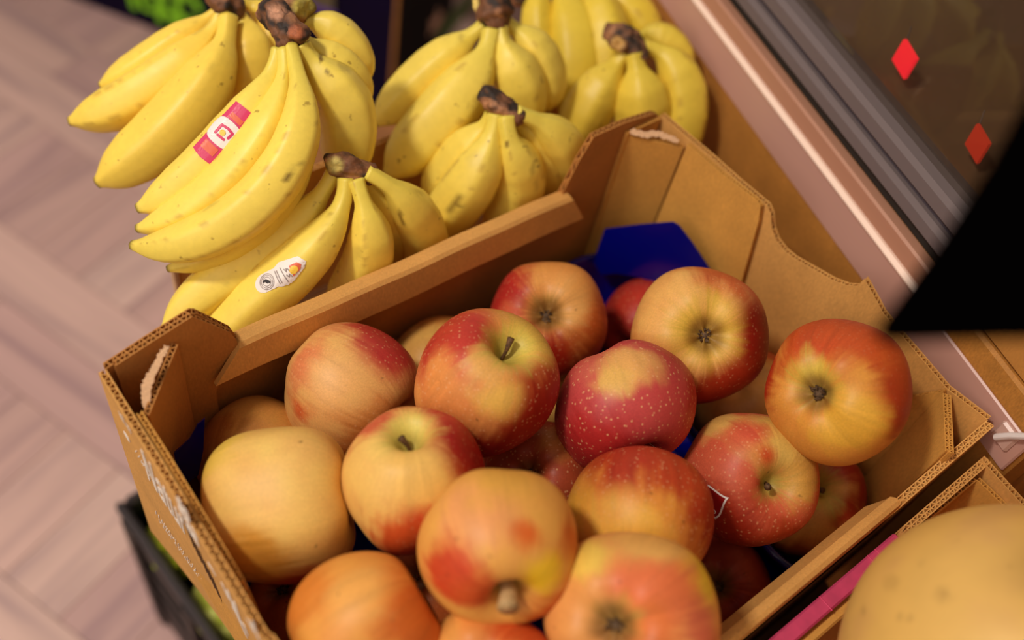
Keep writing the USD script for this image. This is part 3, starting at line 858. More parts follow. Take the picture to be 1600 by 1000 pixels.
# per apple: kind of end in view, its pixel or a direction, ground colour, patches (px, py, angle, colour), amount of pale dots, squash, label
YE, OR, RE = (236, 186, 98), (222, 132, 62), (184, 58, 42)
APPLES = [
('1', 's', cam_dir(-1, .15, -.02), (240, 192, 108), [(470, 915, 30, (206, 84, 34)), (340, 720, 26, (240, 200, 92)), (400, 880, 26, (226, 160, 66))], .15, .98, 'large pale yellow apple with a red underside against the printed end of the box'),
('2', 's', cam_dir(.8, .5, -.2), (230, 172, 102), [(605, 535, 40, (190, 62, 60)), (485, 570, 22, (220, 130, 86)), (470, 640, 12, (212, 110, 60)), (590, 690, 40, (212, 122, 58)), (520, 585, 20, (234, 176, 112))], .5, 1.05, 'peach-pink apple with a dark pink shoulder by the left end of the folded long rim'),
('3', 's', (805, 531), (226, 146, 78), [(700, 535, 42, (188, 62, 52)), (860, 635, 46, (160, 40, 24)), (770, 705, 46, (156, 42, 22)), (820, 690, 26, (170, 50, 28)), (690, 600, 22, (226, 144, 80)), (782, 622, 14, (236, 184, 92)), (765, 572, 15, (232, 172, 98)), (830, 520, 26, (220, 176, 82)), (806, 533, 20, (216, 194, 88))], .6, 1.0, 'large red and orange apple with a stalk in its yellow hollow, topmost near the bananas'),
('4', 's', (640, 669), (236, 186, 102), [(735, 700, 48, (164, 34, 28)), (695, 820, 44, (198, 66, 34)), (640, 845, 28, (204, 92, 44)), (590, 660, 22, (208, 106, 76)), (690, 650, 26, (196, 70, 58)), (650, 745, 24, (238, 188, 104)), (600, 690, 15, (238, 196, 110)), (640, 662, 21, (226, 204, 104))], .3, 1.03, 'apple standing upright with its stalk end up, yellow front and deep red right side'),
('5', 'c', (852, 488), (226, 152, 80), [(778, 470, 44, (176, 48, 42)), (850, 572, 42, (166, 44, 24)), (935, 520, 34, (206, 106, 48)), (800, 520, 24, (206, 104, 70)), (888, 470, 24, (232, 168, 98)), (852, 484, 18, (198, 150, 72))], .3, .95, 'red-shouldered apple with its blossom end facing out beside the blue tray'),
('6', 's', cam_dir(.5, -.4, .7), (178, 48, 38), [(1000, 470, 26, (196, 64, 48))], .5, 1.0, 'plain dark red apple half hidden behind the apple with a dark hairy blossom end'),
('7', 'c', (1107, 524), (234, 174, 98), [(1192, 530, 44, (142, 30, 16)), (1095, 622, 36, (162, 44, 22)), (1150, 600, 30, (176, 60, 32)), (1130, 430, 34, (212, 112, 62)), (1000, 560, 26, (226, 150, 82)), (1106, 518, 30, (226, 184, 76))], .35, .95, 'big yellow and red apple with a dark hairy blossom end facing up'),
('8', 's', cam_dir(.25, .8, -.5), (196, 72, 72), [(935, 570, 22, (208, 106, 96)), (975, 576, 21, (228, 166, 100)), (960, 596, 13, (232, 180, 100)), (930, 700, 36, (180, 46, 48)), (1080, 650, 26, (186, 54, 46))], 0.8, .88, 'pink-red apple dotted with pale specks, one yellow patch on top'),
('9', 'c', (1263, 616), (218, 144, 62), [(1290, 515, 46, (196, 84, 38)), (1415, 620, 36, (170, 66, 32)), (1360, 520, 40, (196, 90, 42)), (1198, 590, 22, (182, 60, 28)), (1280, 655, 12, (204, 92, 42)), (1320, 665, 30, (228, 172, 66)), (1262, 600, 22, (222, 188, 82))], .12, .95, 'orange and yellow apple with a small blossom end, nearest the black sign'),
('10', 's', (1222, 762), (206, 92, 64), [(1228, 690, 38, (222, 182, 98)), (1125, 664, 18, (220, 170, 96)), (1170, 680, 16, (208, 96, 70)), (1130, 830, 44, (160, 48, 28)), (1215, 840, 26, (176, 66, 34)), (1255, 755, 24, (212, 158, 78)), (1200, 712, 9, (200, 92, 48)), (1222, 760, 17, (202, 176, 88))], .5, 1.0, 'rosy apple wearing a red heart-shaped sticker'),
('11', 's', (1283, 752), (210, 146, 74), [(1358, 770, 32, (156, 46, 24)), (1320, 795, 15, (166, 58, 28)), (1310, 722, 24, (162, 50, 34)), (1235, 890, 36, (172, 82, 42)), (1330, 830, 20, (216, 160, 84)), (1283, 760, 22, (208, 182, 84))], .1, 1.0, 'yellow apple with red streaks round a deep stalk hollow, below the stickered apple'),
('12', 's', cam_dir(.1, -.8, .55), (224, 144, 62), [(1000, 705, 46, (178, 58, 34)), (1105, 790, 42, (152, 40, 16)), (900, 800, 20, (226, 160, 62)), (980, 845, 30, (238, 180, 78)), (1060, 740, 30, (190, 76, 44))], .5, 1.0, 'orange apple with a red top, just in front of the pink speckled apple'),
('13', 's', (800, 948), (232, 164, 80), [(750, 795, 30, (232, 156, 98)), (715, 900, 22, (204, 78, 42)), (750, 935, 16, (206, 92, 44)), (860, 945, 24, (206, 108, 44)), (845, 905, 15, (244, 196, 44)), (822, 835, 9, (220, 116, 52)), (790, 750, 26, (230, 168, 76)), (890, 840, 14, (216, 120, 56)), (800, 950, 15, (196, 150, 84))], .1, 1.0, 'orange-yellow apple in the front row with its thick pale stalk pointing down'),
('14', 'c', (950, 984), (230, 156, 86), [(1080, 905, 20, (228, 192, 58)), (1020, 925, 32, (224, 126, 80)), (1090, 985, 16, (208, 110, 84)), (1010, 845, 24, (234, 174, 98)), (920, 872, 16, (238, 196, 92)), (1010, 985, 18, (222, 128, 66)), (950, 975, 15, (206, 168, 88))], .1, .97, 'blurred peach apple with a bright yellow cheek, frontmost at the bottom edge'),
('15', 's', cam_dir(.85, -.5, .15), (230, 154, 72), [(650, 965, 34, (214, 118, 48)), (480, 930, 26, (220, 130, 54)), (560, 930, 20, (234, 166, 88))], .1, 1.0, 'plain orange apple in the bottom left corner of the pile'),
('16', 's', cam_dir(.1, .5, .8), (224, 140, 72), [(820, 985, 26, (204, 92, 44)), (690, 990, 22, (232, 160, 84))], .1, 1.0, 'apple cut by the bottom edge of the picture, only its orange top showing'),
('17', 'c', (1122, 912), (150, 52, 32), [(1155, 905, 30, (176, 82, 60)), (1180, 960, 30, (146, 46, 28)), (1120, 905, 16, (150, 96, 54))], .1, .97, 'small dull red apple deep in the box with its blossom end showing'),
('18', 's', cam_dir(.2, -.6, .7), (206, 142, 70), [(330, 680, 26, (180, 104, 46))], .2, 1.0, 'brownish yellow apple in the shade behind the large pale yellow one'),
('19', 's', cam_dir(.2, -.6, .7), (224, 166, 88), [(680, 500, 24, (214, 140, 70))], .2, 1.0, 'yellow apple peeping out under the folded rim between two pink apples'),
('20', 's', (878, 600), (228, 174, 88), [], .1, 1.0, 'yellow sliver of an apple with a dark stalk behind the pink speckled one'),
('21', 's', cam_dir(.3, .2, .9), (172, 72, 42), [(872, 690, 18, (206, 126, 66))], .7, 1.0, 'rusty red dotted apple in the gap left of the pink speckled one'),
('22', 's', cam_dir(.3, .6, .7), (212, 168, 82), [], .1, 1.0, 'yellow apple deep in the gap right of the orange-yellow front apple'),
('23', 's', cam_dir(.3, .6, .7), (212, 158, 88), [(1205, 560, 20, (188, 92, 54))], .1, 1.0, 'tan yellow apple in the shade between the two blossom-end apples'),
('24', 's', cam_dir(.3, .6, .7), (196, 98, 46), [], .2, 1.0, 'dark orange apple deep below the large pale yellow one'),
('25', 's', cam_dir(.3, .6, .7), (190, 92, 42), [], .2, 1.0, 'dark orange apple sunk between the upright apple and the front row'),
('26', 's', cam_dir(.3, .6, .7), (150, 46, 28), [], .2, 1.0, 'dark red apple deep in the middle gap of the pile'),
]
SURF = {}
for n_, (cid, kind, where, ground, blobs, spots, squash, label) in enumerate(APPLES):
    C, R = np.array(AP[cid][0]) + RIM, AP[cid][1]
    ax = pole(cid, *where) if len(where) == 2 else np.array(where, float)
    ax = ax / np.linalg.norm(ax)
    if kind == 'c':
        ax = -ax
    v, f, tt, th, a, e, g = apple_mesh(R * ({'1': 1.0, '8': 1.08}.get(cid, 1.03)), ax, n_ + 1, squash, 0.012 if cid in ('15', '1', '12', '2') else 0.03, 0.09 if cid == '1' else 0.0)
    dirs = v / np.linalg.norm(v, axis=1, keepdims=True)
    streak = meshkit.fbm(np.c_[np.cos(th) * 11 + n_, np.sin(th) * 11, tt * 2.2], 4, n_)
    streak = (streak - 0.5) * 2.6
    fine = (meshkit.fbm(np.c_[np.cos(th) * 34 + n_, np.sin(th) * 34, tt * 7.0], 2, n_ + 3) - 0.5) * 2
    wob = (meshkit.fbm(dirs * 3.1 + n_ * 5.0, 3, n_) - 0.5) * 2
    col = np.tile(lin(ground), (len(v), 1))
    col *= (1 + 0.10 * wob + 0.035 * streak + 0.05 * fine)[:, None] * (1 + np.outer(wob, [-.05, .06, .02]))
    for (px, py, aa, cc) in blobs:
        b = pole(cid, px, py)
        an = np.degrees(np.arccos(np.clip(dirs @ b, -1, 1)))
        soft = 5 + 0.30 * aa
        w = sstep(aa + soft, aa - soft, an + 14 * wob * min(1, aa / 22) + 6 * streak * min(1, aa / 25) + 5 * fine * min(1, aa / 22))
        lc = lin(cc) * ([1.0, .82, .74] if cc[0] - cc[1] > 90 else [1.0, 1.0, .92])
        col = col * (1 - w[:, None]) + lc * (1 + 0.14 * streak + 0.10 * fine)[:, None] * w[:, None]
    # hollow of the stalk: greenish russet; of the blossom: russet with shade painted into it
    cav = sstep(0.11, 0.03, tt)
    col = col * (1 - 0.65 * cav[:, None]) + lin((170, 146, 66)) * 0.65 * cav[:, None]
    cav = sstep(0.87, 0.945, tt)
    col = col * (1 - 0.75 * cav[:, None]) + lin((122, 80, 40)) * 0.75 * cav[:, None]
    for k in range(5):
        b = np.random.default_rng(900 + n_ * 11 + k).normal(size=3)
        b /= np.linalg.norm(b)
        w = sstep(1.3, 0.6, np.degrees(np.arccos(np.clip(dirs @ b, -1, 1)))) * 0.7
        col = col * (1 - w[:, None]) + lin((74, 44, 22)) * w[:, None]
    redness = np.clip((col[:, 0] - 1.6 * col[:, 1]) / 0.3, 0, 1)
    sp = spots * (0.25 + 0.75 * redness)
    t = thing('apple', label, 'apple', C - [0, 0, R])
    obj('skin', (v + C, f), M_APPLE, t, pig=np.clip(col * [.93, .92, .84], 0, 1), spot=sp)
    SURF[cid] = (t, Surface(v + C, f))
    # stalk
    b0 = C + a * R * 0.50 * squash
    side = e * math.cos(n_ * 2.1) + g * math.sin(n_ * 2.1)
    if cid == '13':
        obj('stalk', tube([b0, b0 + a * R * .22, b0 + a * R * .48 + side * R * .05], [.0032, .0036, .0050], 12), M_STEM_PALE, t, smooth=True)
    else:
        Ls = {'4': .26, '10': .30, '3': .34, '11': .3}.get(cid, .42)
        obj('stalk', tube([b0 - a * .001, b0 + a * R * Ls * .5 + side * R * .04, b0 + a * R * Ls + side * R * .13], [.0011, .0011, .0021], 10), M_STEM, t, smooth=True)
    # dried sepals at the blossom end
    c0 = C - a * R * 0.640 * squash
    ms = []
    r2 = np.random.default_rng(n_ + 50)
    for k in range(13):
        th0 = k / 13 * 2 * np.pi + r2.uniform(-.3, .3)
        rd = e * math.cos(th0) + g * math.sin(th0)
        l = r2.uniform(.05, .12) * R
        tw = e * math.cos(th0 + 1.6) + g * math.sin(th0 + 1.6)
        ms.append(tube([c0 + rd * R * .04 + a * .001, c0 + rd * (R * .04 + l * .5) - a * l * .5 + tw * l * r2.uniform(-.2, .2), c0 + rd * (R * .03 + l * r2.uniform(.1, 1.0)) - a * l * r2.uniform(.8, 1.5) + tw * l * r2.uniform(-.6, .6)], [.0013, .0009, .0003], 6))
    ms.append(trimesh.creation.icosphere(subdivisions=2, radius=R * .07))
    ms[-1].apply_translation(c0 - a * R * .0)
    obj('blossom_end', cat(*ms), M_CALYX, t, smooth=True)


def heart(w, h):
    tt = np.linspace(0, 2 * np.pi, 60, endpoint=False)
    x = 16 * np.sin(tt) ** 3
    y = 13 * np.cos(tt) - 5 * np.cos(2 * tt) - 2 * np.cos(3 * tt) - np.cos(4 * tt)
    return Polygon(np.c_[x / 32 * w, y / 30 * h])


# red heart stickers
t, S = SURF['10']
fr = S.basis(1112, 783, -0.35, -0.94)          # the word reads upside down
hp = heart(0.0220, 0.0210)
stk = obj('sticker', S.drape(flat(hp), fr, 0.00025), M_STICK_RED, t, smooth=True, label='red heart-shaped sticker')
rim_ = hp.difference(hp.buffer(-0.0011))
curl = hp.intersection(Polygon([(0.002, -0.014), (-0.0005, -0.0095), (-0.0050, -0.0055), (-0.0085, -0.0010), (-0.012, -0.004), (-0.008, -0.014)]))
rim_ = shapely.union_all([rim_, curl])
obj('sticker_rim', S.drape(flat(rim_), fr, 0.00045), M_STICK_WHITE, stk, smooth=True)
tm = meshkit.text_mesh('Joya', 0.0052, 0.0002)
tm.apply_translation([-(tm.bounds[0][0] + tm.bounds[1][0]) / 2, 0.0002, 0])
obj('sticker_lettering', S.drape(tm, fr, 0.00035, 0.01), M_STICK_WHITE, stk, smooth=True)
for cid, (px, py), (dx, dy) in (('8', (1010, 706), (1, 0.1)), ('7', (1172, 612), (1, -.6)), ('13', (668, 800), (0.2, -1))):
    t, S = SURF[cid]
    fr = S.basis(px, py, dx, dy)
    hp = Polygon(np.c_[0.0085 * np.cos(np.linspace(0, 2 * np.pi, 40)[:-1]), 0.0085 * np.sin(np.linspace(0, 2 * np.pi, 40)[:-1])])
    stk = obj('sticker', S.drape(flat(hp), fr, 0.00025), M_STICK_RED, t, smooth=True, label='red sticker with a white rim')
    obj('sticker_rim', S.drape(flat(hp.difference(hp.buffer(-0.0010))), fr, 0.0005), M_STICK_WHITE, stk, smooth=True)

# ------------------------------------------------------------------ bananas
NB, NS = 72, 30
BR_T = np.array([0, .05, .12, .20, .30, .45, .62, .78, .88, .94, .975, 1.0])
BR_R = np.array([.34, .30, .34, .60, .86, 1.0, 1.0, .90, .70, .46, .26, .17])


def banana(pts, hw, seed, tint=(1, 1, 1), green=0.25, marks=()):
    P = np.array([at(*q) for q in pts])
    mid = len(pts) // 2
    R = hw * pts[mid][2] / FPX
    path, L = spline(P, NB)
    tt = np.linspace(0, 1, NB)
    rad = R * np.interp(tt, BR_T, BR_R)
    rad = np.convolve(np.r_[rad[:1], rad[:1], rad, rad[-1:], rad[-1:]], [.1, .2, .4, .2, .1], 'valid')
    v, f = tube(path, rad, NS, 0.042, seed * 1.3, ref=cam_dir(0, 0, 1))
    t3 = np.r_[np.repeat(tt, NS), 0, 1]
    n1 = meshkit.fbm(v * 28 + seed * 3.7, 3, seed)
    n2 = meshkit.fbm(v * 150 + seed * 1.7, 2, seed + 9)
    th = np.r_[np.tile(np.arange(NS) / NS * 2 * np.pi, NB), 0, 0]
    c = np.tile(lin((252, 222, 92)), (len(v), 1)) * np.asarray(tint)
    c = c * (0.93 + 0.20 * (n1 - 0.5) + 0.05)[:, None]
    gw = green * sstep(.30, .02, t3) + 0.25 * green * sstep(0.5, 0.75, n1)
    c = c * (1 - gw[:, None]) + lin((186, 186, 62)) * gw[:, None]
    ridge = (np.abs(np.cos(2.5 * th + seed * 0.65)) > 0.985) * sstep(.55, .7, n2) * 0.5
    c = c * (1 - ridge[:, None]) + lin((176, 130, 52)) * ridge[:, None]
    tip = sstep(.982, .996, t3) * 0.85
    c = c * (1 - tip[:, None]) + lin((70, 52, 34)) * tip[:, None]
    q = project(v)
    for (px, py, rx, ry, ang, dark) in marks:            # bruises and scratches, laid on the skin where they sit
        ca, sa = math.cos(math.radians(ang)), math.sin(math.radians(ang))
        dx, dy = q[:, 0] - px, q[:, 1] - py
        d = np.hypot((dx * ca + dy * sa) / rx, (-dx * sa + dy * ca) / ry)
        w = sstep(1.2, .6, d + 0.5 * (n2 - .5)) * dark
        c = c * (1 - w[:, None]) + lin((96, 58, 26)) * w[:, None]
    return (v, f), np.clip(c, 0, 1)


def crown(pts, radii, seed, cut=None):
    hs = []
    P = [at(*q) for q in pts]
    ms = []
    for k in range(len(P) - 1):
        a = trimesh.creation.icosphere(subdivisions=2, radius=radii[k])
        b = trimesh.creation.icosphere(subdivisions=2, radius=radii[k + 1])
        ms.append(m3.Manifold.hull_points(np.vstack([a.vertices + P[k], b.vertices + P[k + 1]])))
    m = ms[0]
    for x in ms[1:]:
        m = m + x
    m = tri(m.refine_to_length(0.0022))
    m = trimesh.Trimesh(m.vertices, m.faces, process=True)
    v = np.array(m.vertices)
    n = np.array(m.vertex_normals)
    d = meshkit.fbm(v * 150 + seed, 3, seed) - 0.5
    v = v + n * (d * 0.0075)[:, None]
    base = np.tile(lin((116, 72, 42)), (len(v), 1))
    w = sstep(.48, .62, meshkit.fbm(v * 110 + seed * 2, 3, seed + 3))
    c = base * (1 - w[:, None]) + lin((44, 28, 16)) * w[:, None]
    w = sstep(.54, .66, meshkit.fbm(v * 90 + seed * 5, 3, seed + 8))
    c = c * (1 - w[:, None]) + lin((164, 112, 74)) * w[:, None]
    if cut is not None:
        px, py, r, cc = cut
        q = project(v)
        w = sstep(r * 1.3, r * .6, np.hypot(q[:, 0] - px, q[:, 1] - py))
        c = c * (1 - w[:, None]) + lin(cc) * w[:, None]
    return (v, np.array(m.faces)), np.clip(c, 0, 1)


BSURF = {}


def bunch(key, label, crowns, bananas, tint=(1, 1, 1), green=0.25):
    meshes = []
    for k, b in enumerate(bananas):
        meshes.append(banana(b[0], b[1], k * 3 + len(label), b[3] if len(b) > 3 else tint, green, b[2] if len(b) > 2 else ()))
    allv = np.vstack([m[0][0] for m in meshes])
    c = allv.mean(0)
    t = thing('banana_bunch', label, 'bananas', (c[0], c[1], allv[:, 2].min()), group=None)
    for k, (m, p) in enumerate(meshes):
        pr = obj('banana', m, M_BANANA, t, pig=p)
        BSURF[(key, k)] = (pr, Surface(*m))
    for k, (pts, rad, cut) in enumerate(crowns):
        m, p = crown(pts, rad, k + len(label), cut)
        obj('crown', m, M_CROWN, t, pig=p, smooth=True)
    return t


bunch('F', 'banana bunch behind the apple box rim with an oval white sticker',
      [([(524, 252, .602), (545, 262, .605), (578, 274, .608)], [.0068, .0082, .0062], (523, 258, 13, (196, 176, 92)))],
      [([(522, 268, .608), (500, 305, .612), (462, 350, .618), (395, 405, .620), (320, 458, .618), (256, 520, .612)], 40, [(385, 440, 4, 3, 0, .4), (352, 442, 4, 3, 0, .4)]),
       ([(541, 278, .605), (532, 325, .607), (487, 392, .609), (420, 456, .615), (352, 520, .624), (305, 560, .632)], 42, [(515, 335, 5, 4, 0, .35), (508, 352, 4, 3, 0, .3)]),
       ([(557, 282, .603), (571, 325, .607), (580, 375, .622), (562, 430, .650), (522, 485, .680)], 40, [(560, 395, 9, 12, 0, .18)]),
       ([(573, 270, .607), (612, 294, .615), (648, 335, .642), (664, 385, .682), (655, 445, .722)], 40, [(627, 340, 3, 13, -20, .75), (655, 300, 8, 4, 20, .3)]),
       ([(566, 280, .612), (593, 308, .627), (610, 355, .658), (610, 420, .702)], 30)])
bunch('G', 'banana bunch with brown bruises at the far end of the apple box rim',
      [([(766, 152, .665), (785, 168, .663), (806, 180, .663)], [.0075, .0088, .0070], None)],
      [([(776, 178, .662), (765, 225, .668), (737, 282, .680), (700, 332, .698), (664, 390, .720)], 42, [(710, 318, 4, 20, 40, .7), (718, 322, 3, 9, -50, .6), (742, 250, 18, 14, 0, .12)]),
       ([(791, 183, .660), (798, 220, .665), (811, 260, .686), (803, 308, .714), (772, 370, .750)], 43, [(792, 226, 3, 5, 0, .8), (832, 265, 4, 14, 10, .35), (838, 290, 4, 14, 10, .3)]),
       ([(806, 177, .662), (842, 191, .670), (874, 220, .692), (886, 268, .732), (876, 325, .778)], 39, [(890, 218, 3, 3, 0, .4)]),
       ([(769, 180, .668), (746, 216, .682), (708, 262, .700), (664, 312, .712)], 36),
       ([(796, 185, .668), (827, 205, .684), (850, 242, .704), (855, 300, .752)], 30)])
bunch('H', 'middle banana bunch whose reddish brown crown touches the top edge of the picture',
      [([(772, -8, .700), (774, 18, .700), (776, 38, .702)], [.0105, .0125, .0088], None), ([(748, 4, .706), (752, 24, .704)], [.0048, .0042], (748, 5, 14, (218, 190, 100)))],
      [([(757, 40, .708), (716, 74, .712), (655, 130, .718), (586, 194, .724)], 36, [(720, 60, 5, 8, 0, .3)]),
       ([(768, 48, .700), (752, 98, .700), (712, 158, .702), (660, 217, .705), (604, 276, .708)], 47),
       ([(781, 44, .702), (793, 86, .704), (811, 128, .716), (815, 168, .732), (806, 220, .748)], 41),
       ([(791, 36, .710), (823, 64, .718), (849, 112, .732), (855, 172, .748)], 34)])
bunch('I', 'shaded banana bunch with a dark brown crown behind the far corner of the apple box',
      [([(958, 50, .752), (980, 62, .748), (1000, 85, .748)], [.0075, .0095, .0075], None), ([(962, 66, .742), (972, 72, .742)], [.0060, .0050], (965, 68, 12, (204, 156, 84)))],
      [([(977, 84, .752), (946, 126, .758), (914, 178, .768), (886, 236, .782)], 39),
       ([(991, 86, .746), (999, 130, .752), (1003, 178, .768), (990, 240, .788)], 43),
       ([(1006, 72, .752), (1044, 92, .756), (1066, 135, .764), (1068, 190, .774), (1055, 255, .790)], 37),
       ([(996, 60, .762), (1030, 56, .770), (1058, 78, .774), (1072, 115, .778)], 24)], tint=(.86, .82, .58), green=.12)  # tint darkens this bunch, painting in the shade by the wall
bunch('J', 'blurred bananas furthest back against the tan wall at the top edge of the picture',
      [([(812, -12, .80), (826, -22, .80)], [.012, .012], None)],
      [([(852, -40, .80), (840, 30, .798), (848, 85, .802), (866, 145, .812)], 27),
       ([(872, -40, .80), (890, 30, .80), (900, 105, .80), (884, 190, .81)], 42),
       ([(905, -40, .80), (938, 22, .80), (946, 90, .80), (928, 160, .81)], 40),
       ([(920, -30, .815), (962, -2, .815), (1000, 32, .815), (1012, 80, .815)], 30)], tint=(.90, .86, .5), green=.1)  # dimmer tint puts the shade at the back into the skin colour
bunch('B', 'large banana bunch at the left with a pink and white sticker',
      [([(428, 22, .612), (446, 40, .606), (452, 60, .604)], [.0098, .0095, .0078], (432, 18, 14, (190, 136, 104))), ([(450, 20, .618), (474, 14, .628)], [.0085, .0075], (474, 10, 18, (176, 156, 62))), ([(456, 46, .602), (466, 52, .602)], [.0075, .0066], (462, 50, 12, (178, 98, 56)))],
      [([(437, 78, .605), (414, 140, .604), (358, 222, .604), (294, 284, .604), (214, 326, .603)], 41, [(315, 280, 4, 3, 0, .5)]),
       ([(443, 78, .602), (440, 142, .598), (398, 232, .596), (322, 312, .597), (214, 357, .602)], 36, [(470, 110, 4, 10, 30, .3)]),
       ([(454, 74, .603), (468, 130, .594), (467, 208, .586), (425, 290, .584), (335, 362, .586), (206, 383, .597)], 40, [(452, 278, 5, 16, 30, .85), (466, 258, 8, 4, -30, .6), (372, 268, 14, 3, -50, .3), (330, 322, 18, 3, -35, .25)]),
       ([(470, 70, .607), (500, 110, .615), (535, 158, .627), (545, 218, .640), (533, 285, .655)], 46, [(501, 90, 4, 8, 0, .85), (512, 115, 3, 8, -30, .7), (538, 105, 14, 6, 35, .35)]),
       ([(465, 36, .628), (515, 44, .636), (552, 80, .645), (566, 130, .658)], 30),
       ([(470, 58, .618), (508, 84, .626), (546, 118, .636), (560, 170, .650)], 30),
       ([(460, 84, .612), (470, 212, .610), (420, 328, .606), (346, 388, .606), (262, 420, .609)], 30)])
bunch('A', 'banana bunch overhanging the aisle at the far left, cut by the top edge',
      [([(338, -14, .668), (350, 8, .664), (366, 12, .668)], [.0100, .0090, .0075], None)],
      [([(343, 16, .672), (280, 64, .672), (215, 108, .672), (156, 134, .672)], 29),
       ([(348, 22, .666), (292, 94, .663), (212, 152, .663), (108, 190, .663)], 39),
       ([(356, 28, .662), (342, 95, .655), (294, 172, .652), (230, 234, .652), (152, 286, .655)], 48, [(330, 110, 6, 14, 10, .15)]),
       ([(369, 16, .672), (390, 60, .676), (393, 115, .682), (372, 180, .684)], 36),
       ([(373, 6, .682), (406, 18, .690), (427, 55, .692), (420, 115, .692)], 28)], tint=(1.0, .93, .82), green=.08)

# stickers on two of the bananas
pr, S = BSURF[('B', 0)]
fr = S.basis(349, 207, 54, -58)
sh = Polygon([(-.0190, -.0100), (.0185, -.0110), (.0200, -.0050), (.0190, .0100), (-.0185, .0100), (-.0200, 0)])
stk = obj('sticker', S.drape(flat(sh), fr, 0.0004), M_STICK_PINK, pr, smooth=True, label='pink sticker with a white oval')
th = np.linspace(0, 2 * np.pi, 48)[:-1]
ov = Polygon(np.c_[.0082 * np.sign(np.cos(th)) * np.abs(np.cos(th)) ** .8, .0088 * np.sign(np.sin(th)) * np.abs(np.sin(th)) ** .8 * 1.35])
obj_ = lambda nm, poly, m, l: obj(nm, S.drape(flat(poly), fr, l, 0.0015), m, pr, smooth=True)
obj_('sticker_band', shapely.box(-.0150, -.0050, -.0095, .0050), M_STICK_ORANGE, .0006)
obj_('sticker_band', shapely.box(.0095, -.0045, .0128, .0045), M_STICK_ORANGE, .0006)
obj_('sticker_oval', ov, M_STICK_WHITE, .0007)
obj_('sticker_emblem', strokes([[(-.0030, .0032), (.0028, .0034), (.0036, -.0008), (.0030, -.0046), (-.0006, -.0044)], [(-.0032, .0012), (-.0030, -.0030)]], .0008), M_STICK_PINK, .0009)
obj_('sticker_sun', Point(-.0004, 0.0).buffer(.0018), M_STICK_YELLOW, .0010)

pr, S = BSURF[('F', 1)]
fr = S.basis(437, 432, 80, -32)
body = shapely.union_all([LineString([(-.0112, 0), (-.0020, .0002)]).buffer(.0060), Polygon([(-.003, -.0046), (.0035, -.0082), (.0080, -.0078), (.0165, -.0020), (.0176, .0022), (.0140, .0068), (.0020, .0076), (-.003, .0046)]).buffer(.001)])
stk = obj('sticker', S.drape(flat(body), fr, 0.0004), M_STICK_WHITE, pr, smooth=True, label='white oval sticker with a round seal and an orange panel')
ring = lambda r, w: Point(-.0088, 0).buffer(r).difference(Point(-.0088, 0).buffer(r - w))
obj_('sticker_seal', shapely.union_all([ring(.0050, .00035), ring(.0040, .0003), ring(.0029, .0003)]), M_STICK_GREY, .0007)
obj_('sticker_frog', strokes([[(-.0108, .0006), (-.0092, .0011), (-.0078, 0), (-.0070, -.0010)], [(-.0096, .0006), (-.0084, -.0008)]], .0006), M_STICK_BLACK, .0008)
obj_('sticker_divider', strokes([[(-.0020, .0040), (-.0012, -.0042)], [(-.0008, .0040), (.0002, -.0045)], [(.0018, .0048), (.0040, -.0056)]], .00025), M_STICK_GREY, .0007)
obj_('sticker_print', strokes([[(.0040, .0030), (.0050, .0012), (.0054, .0030)], [(.0062, .0026), (.0070, .0008)], [(.0046, -.0008), (.0056, -.0026), (.0064, -.0010)], [(.0070, -.0020), (.0074, -.0034)]], .0003), M_STICK_GREY, .0007)
obj_('sticker_panel', Polygon([(.0082, -.0040), (.0140, -.0012), (.0152, .0020), (.0128, .0044), (.0076, .0040)]), M_STICK_ORANGE, .0007)
obj_('sticker_sun', Point(.0098, .0004).buffer(.0028), M_STICK_YELLOW, .0009)

# carton the bananas lie in
bb = thing('banana_carton', 'low tan carton under the bananas, one pale corner showing at the left', 'cardboard box', (0.25, 0.16, T - 0.2))
obj('carton_base', rbox((0.092, 0.012, T - 0.2005), (0.44, 0.115, T - 0.196), 0.001), M_CARD, bb)
obj('carton_wall', corrugated([(0.084, -0.196), (0.084, -0.062), (0.088, -0.058), (0.46, -0.058), (0.46, -0.196)], 0.004, RIM + 0.12 * Y, X, Z, Y), M_CARD, bb, smooth=False)
obj('carton_wall', corrugated([(0.012, -0.196), (0.012, -0.150), (0.118, -0.150), (0.118, -0.196)], 0.004, RIM + 0.088 * X, Y, Z, X), M_CARD, bb, smooth=False)
obj('corner_edge', frame(rbox((0.0825, -0.196, -0.001), (0.0872, -0.060, 0.0045), 0.001), RIM + 0.1195 * Y, X, Z, Y), M_CARD_EDGE, bb)

# ------------------------------------------------------------------ melon and its carton (next along the stand)
mc = at(1612, 1082, .468)
mt = thing('melon', 'big smooth pale yellow melon in the carton beside the apple box', 'melon', mc - [0, 0, .089])
s = trimesh.creation.icosphere(subdivisions=5)
v = np.array(s.vertices)
v = v * (.0872 * (1 + .018 * (meshkit.noise(v * 1.6, 4) - .5)))[:, None] * [1.0, 1.02, .98]
n1 = meshkit.fbm(v * 22, 3, 5)
c = np.tile(lin((228, 180, 94)), (len(v), 1)) * (0.90 + .2 * n1)[:, None]
w = sstep(.5, .8, meshkit.fbm(v * 40 + 3, 3, 8)) * .35
c = c * (1 - w[:, None]) + lin((206, 150, 96)) * w[:, None]
q = project(v + mc)
for (px, py, r, dk) in ((1439, 876, 5, .8), (1474, 928, 12, .35), (1392, 910, 14, .2), (1408, 964, 6, .3), (1349, 955, 6, .3), (1420, 968, 4, .35)):
    w = sstep(r * 1.3, r * .5, np.hypot(q[:, 0] - px, q[:, 1] - py)) * dk
    c = c * (1 - w[:, None]) + lin((120, 84, 40)) * w[:, None]
obj('rind', (v + mc, np.array(s.faces)), M_MELON, mt, pig=np.clip(c, 0, 1))
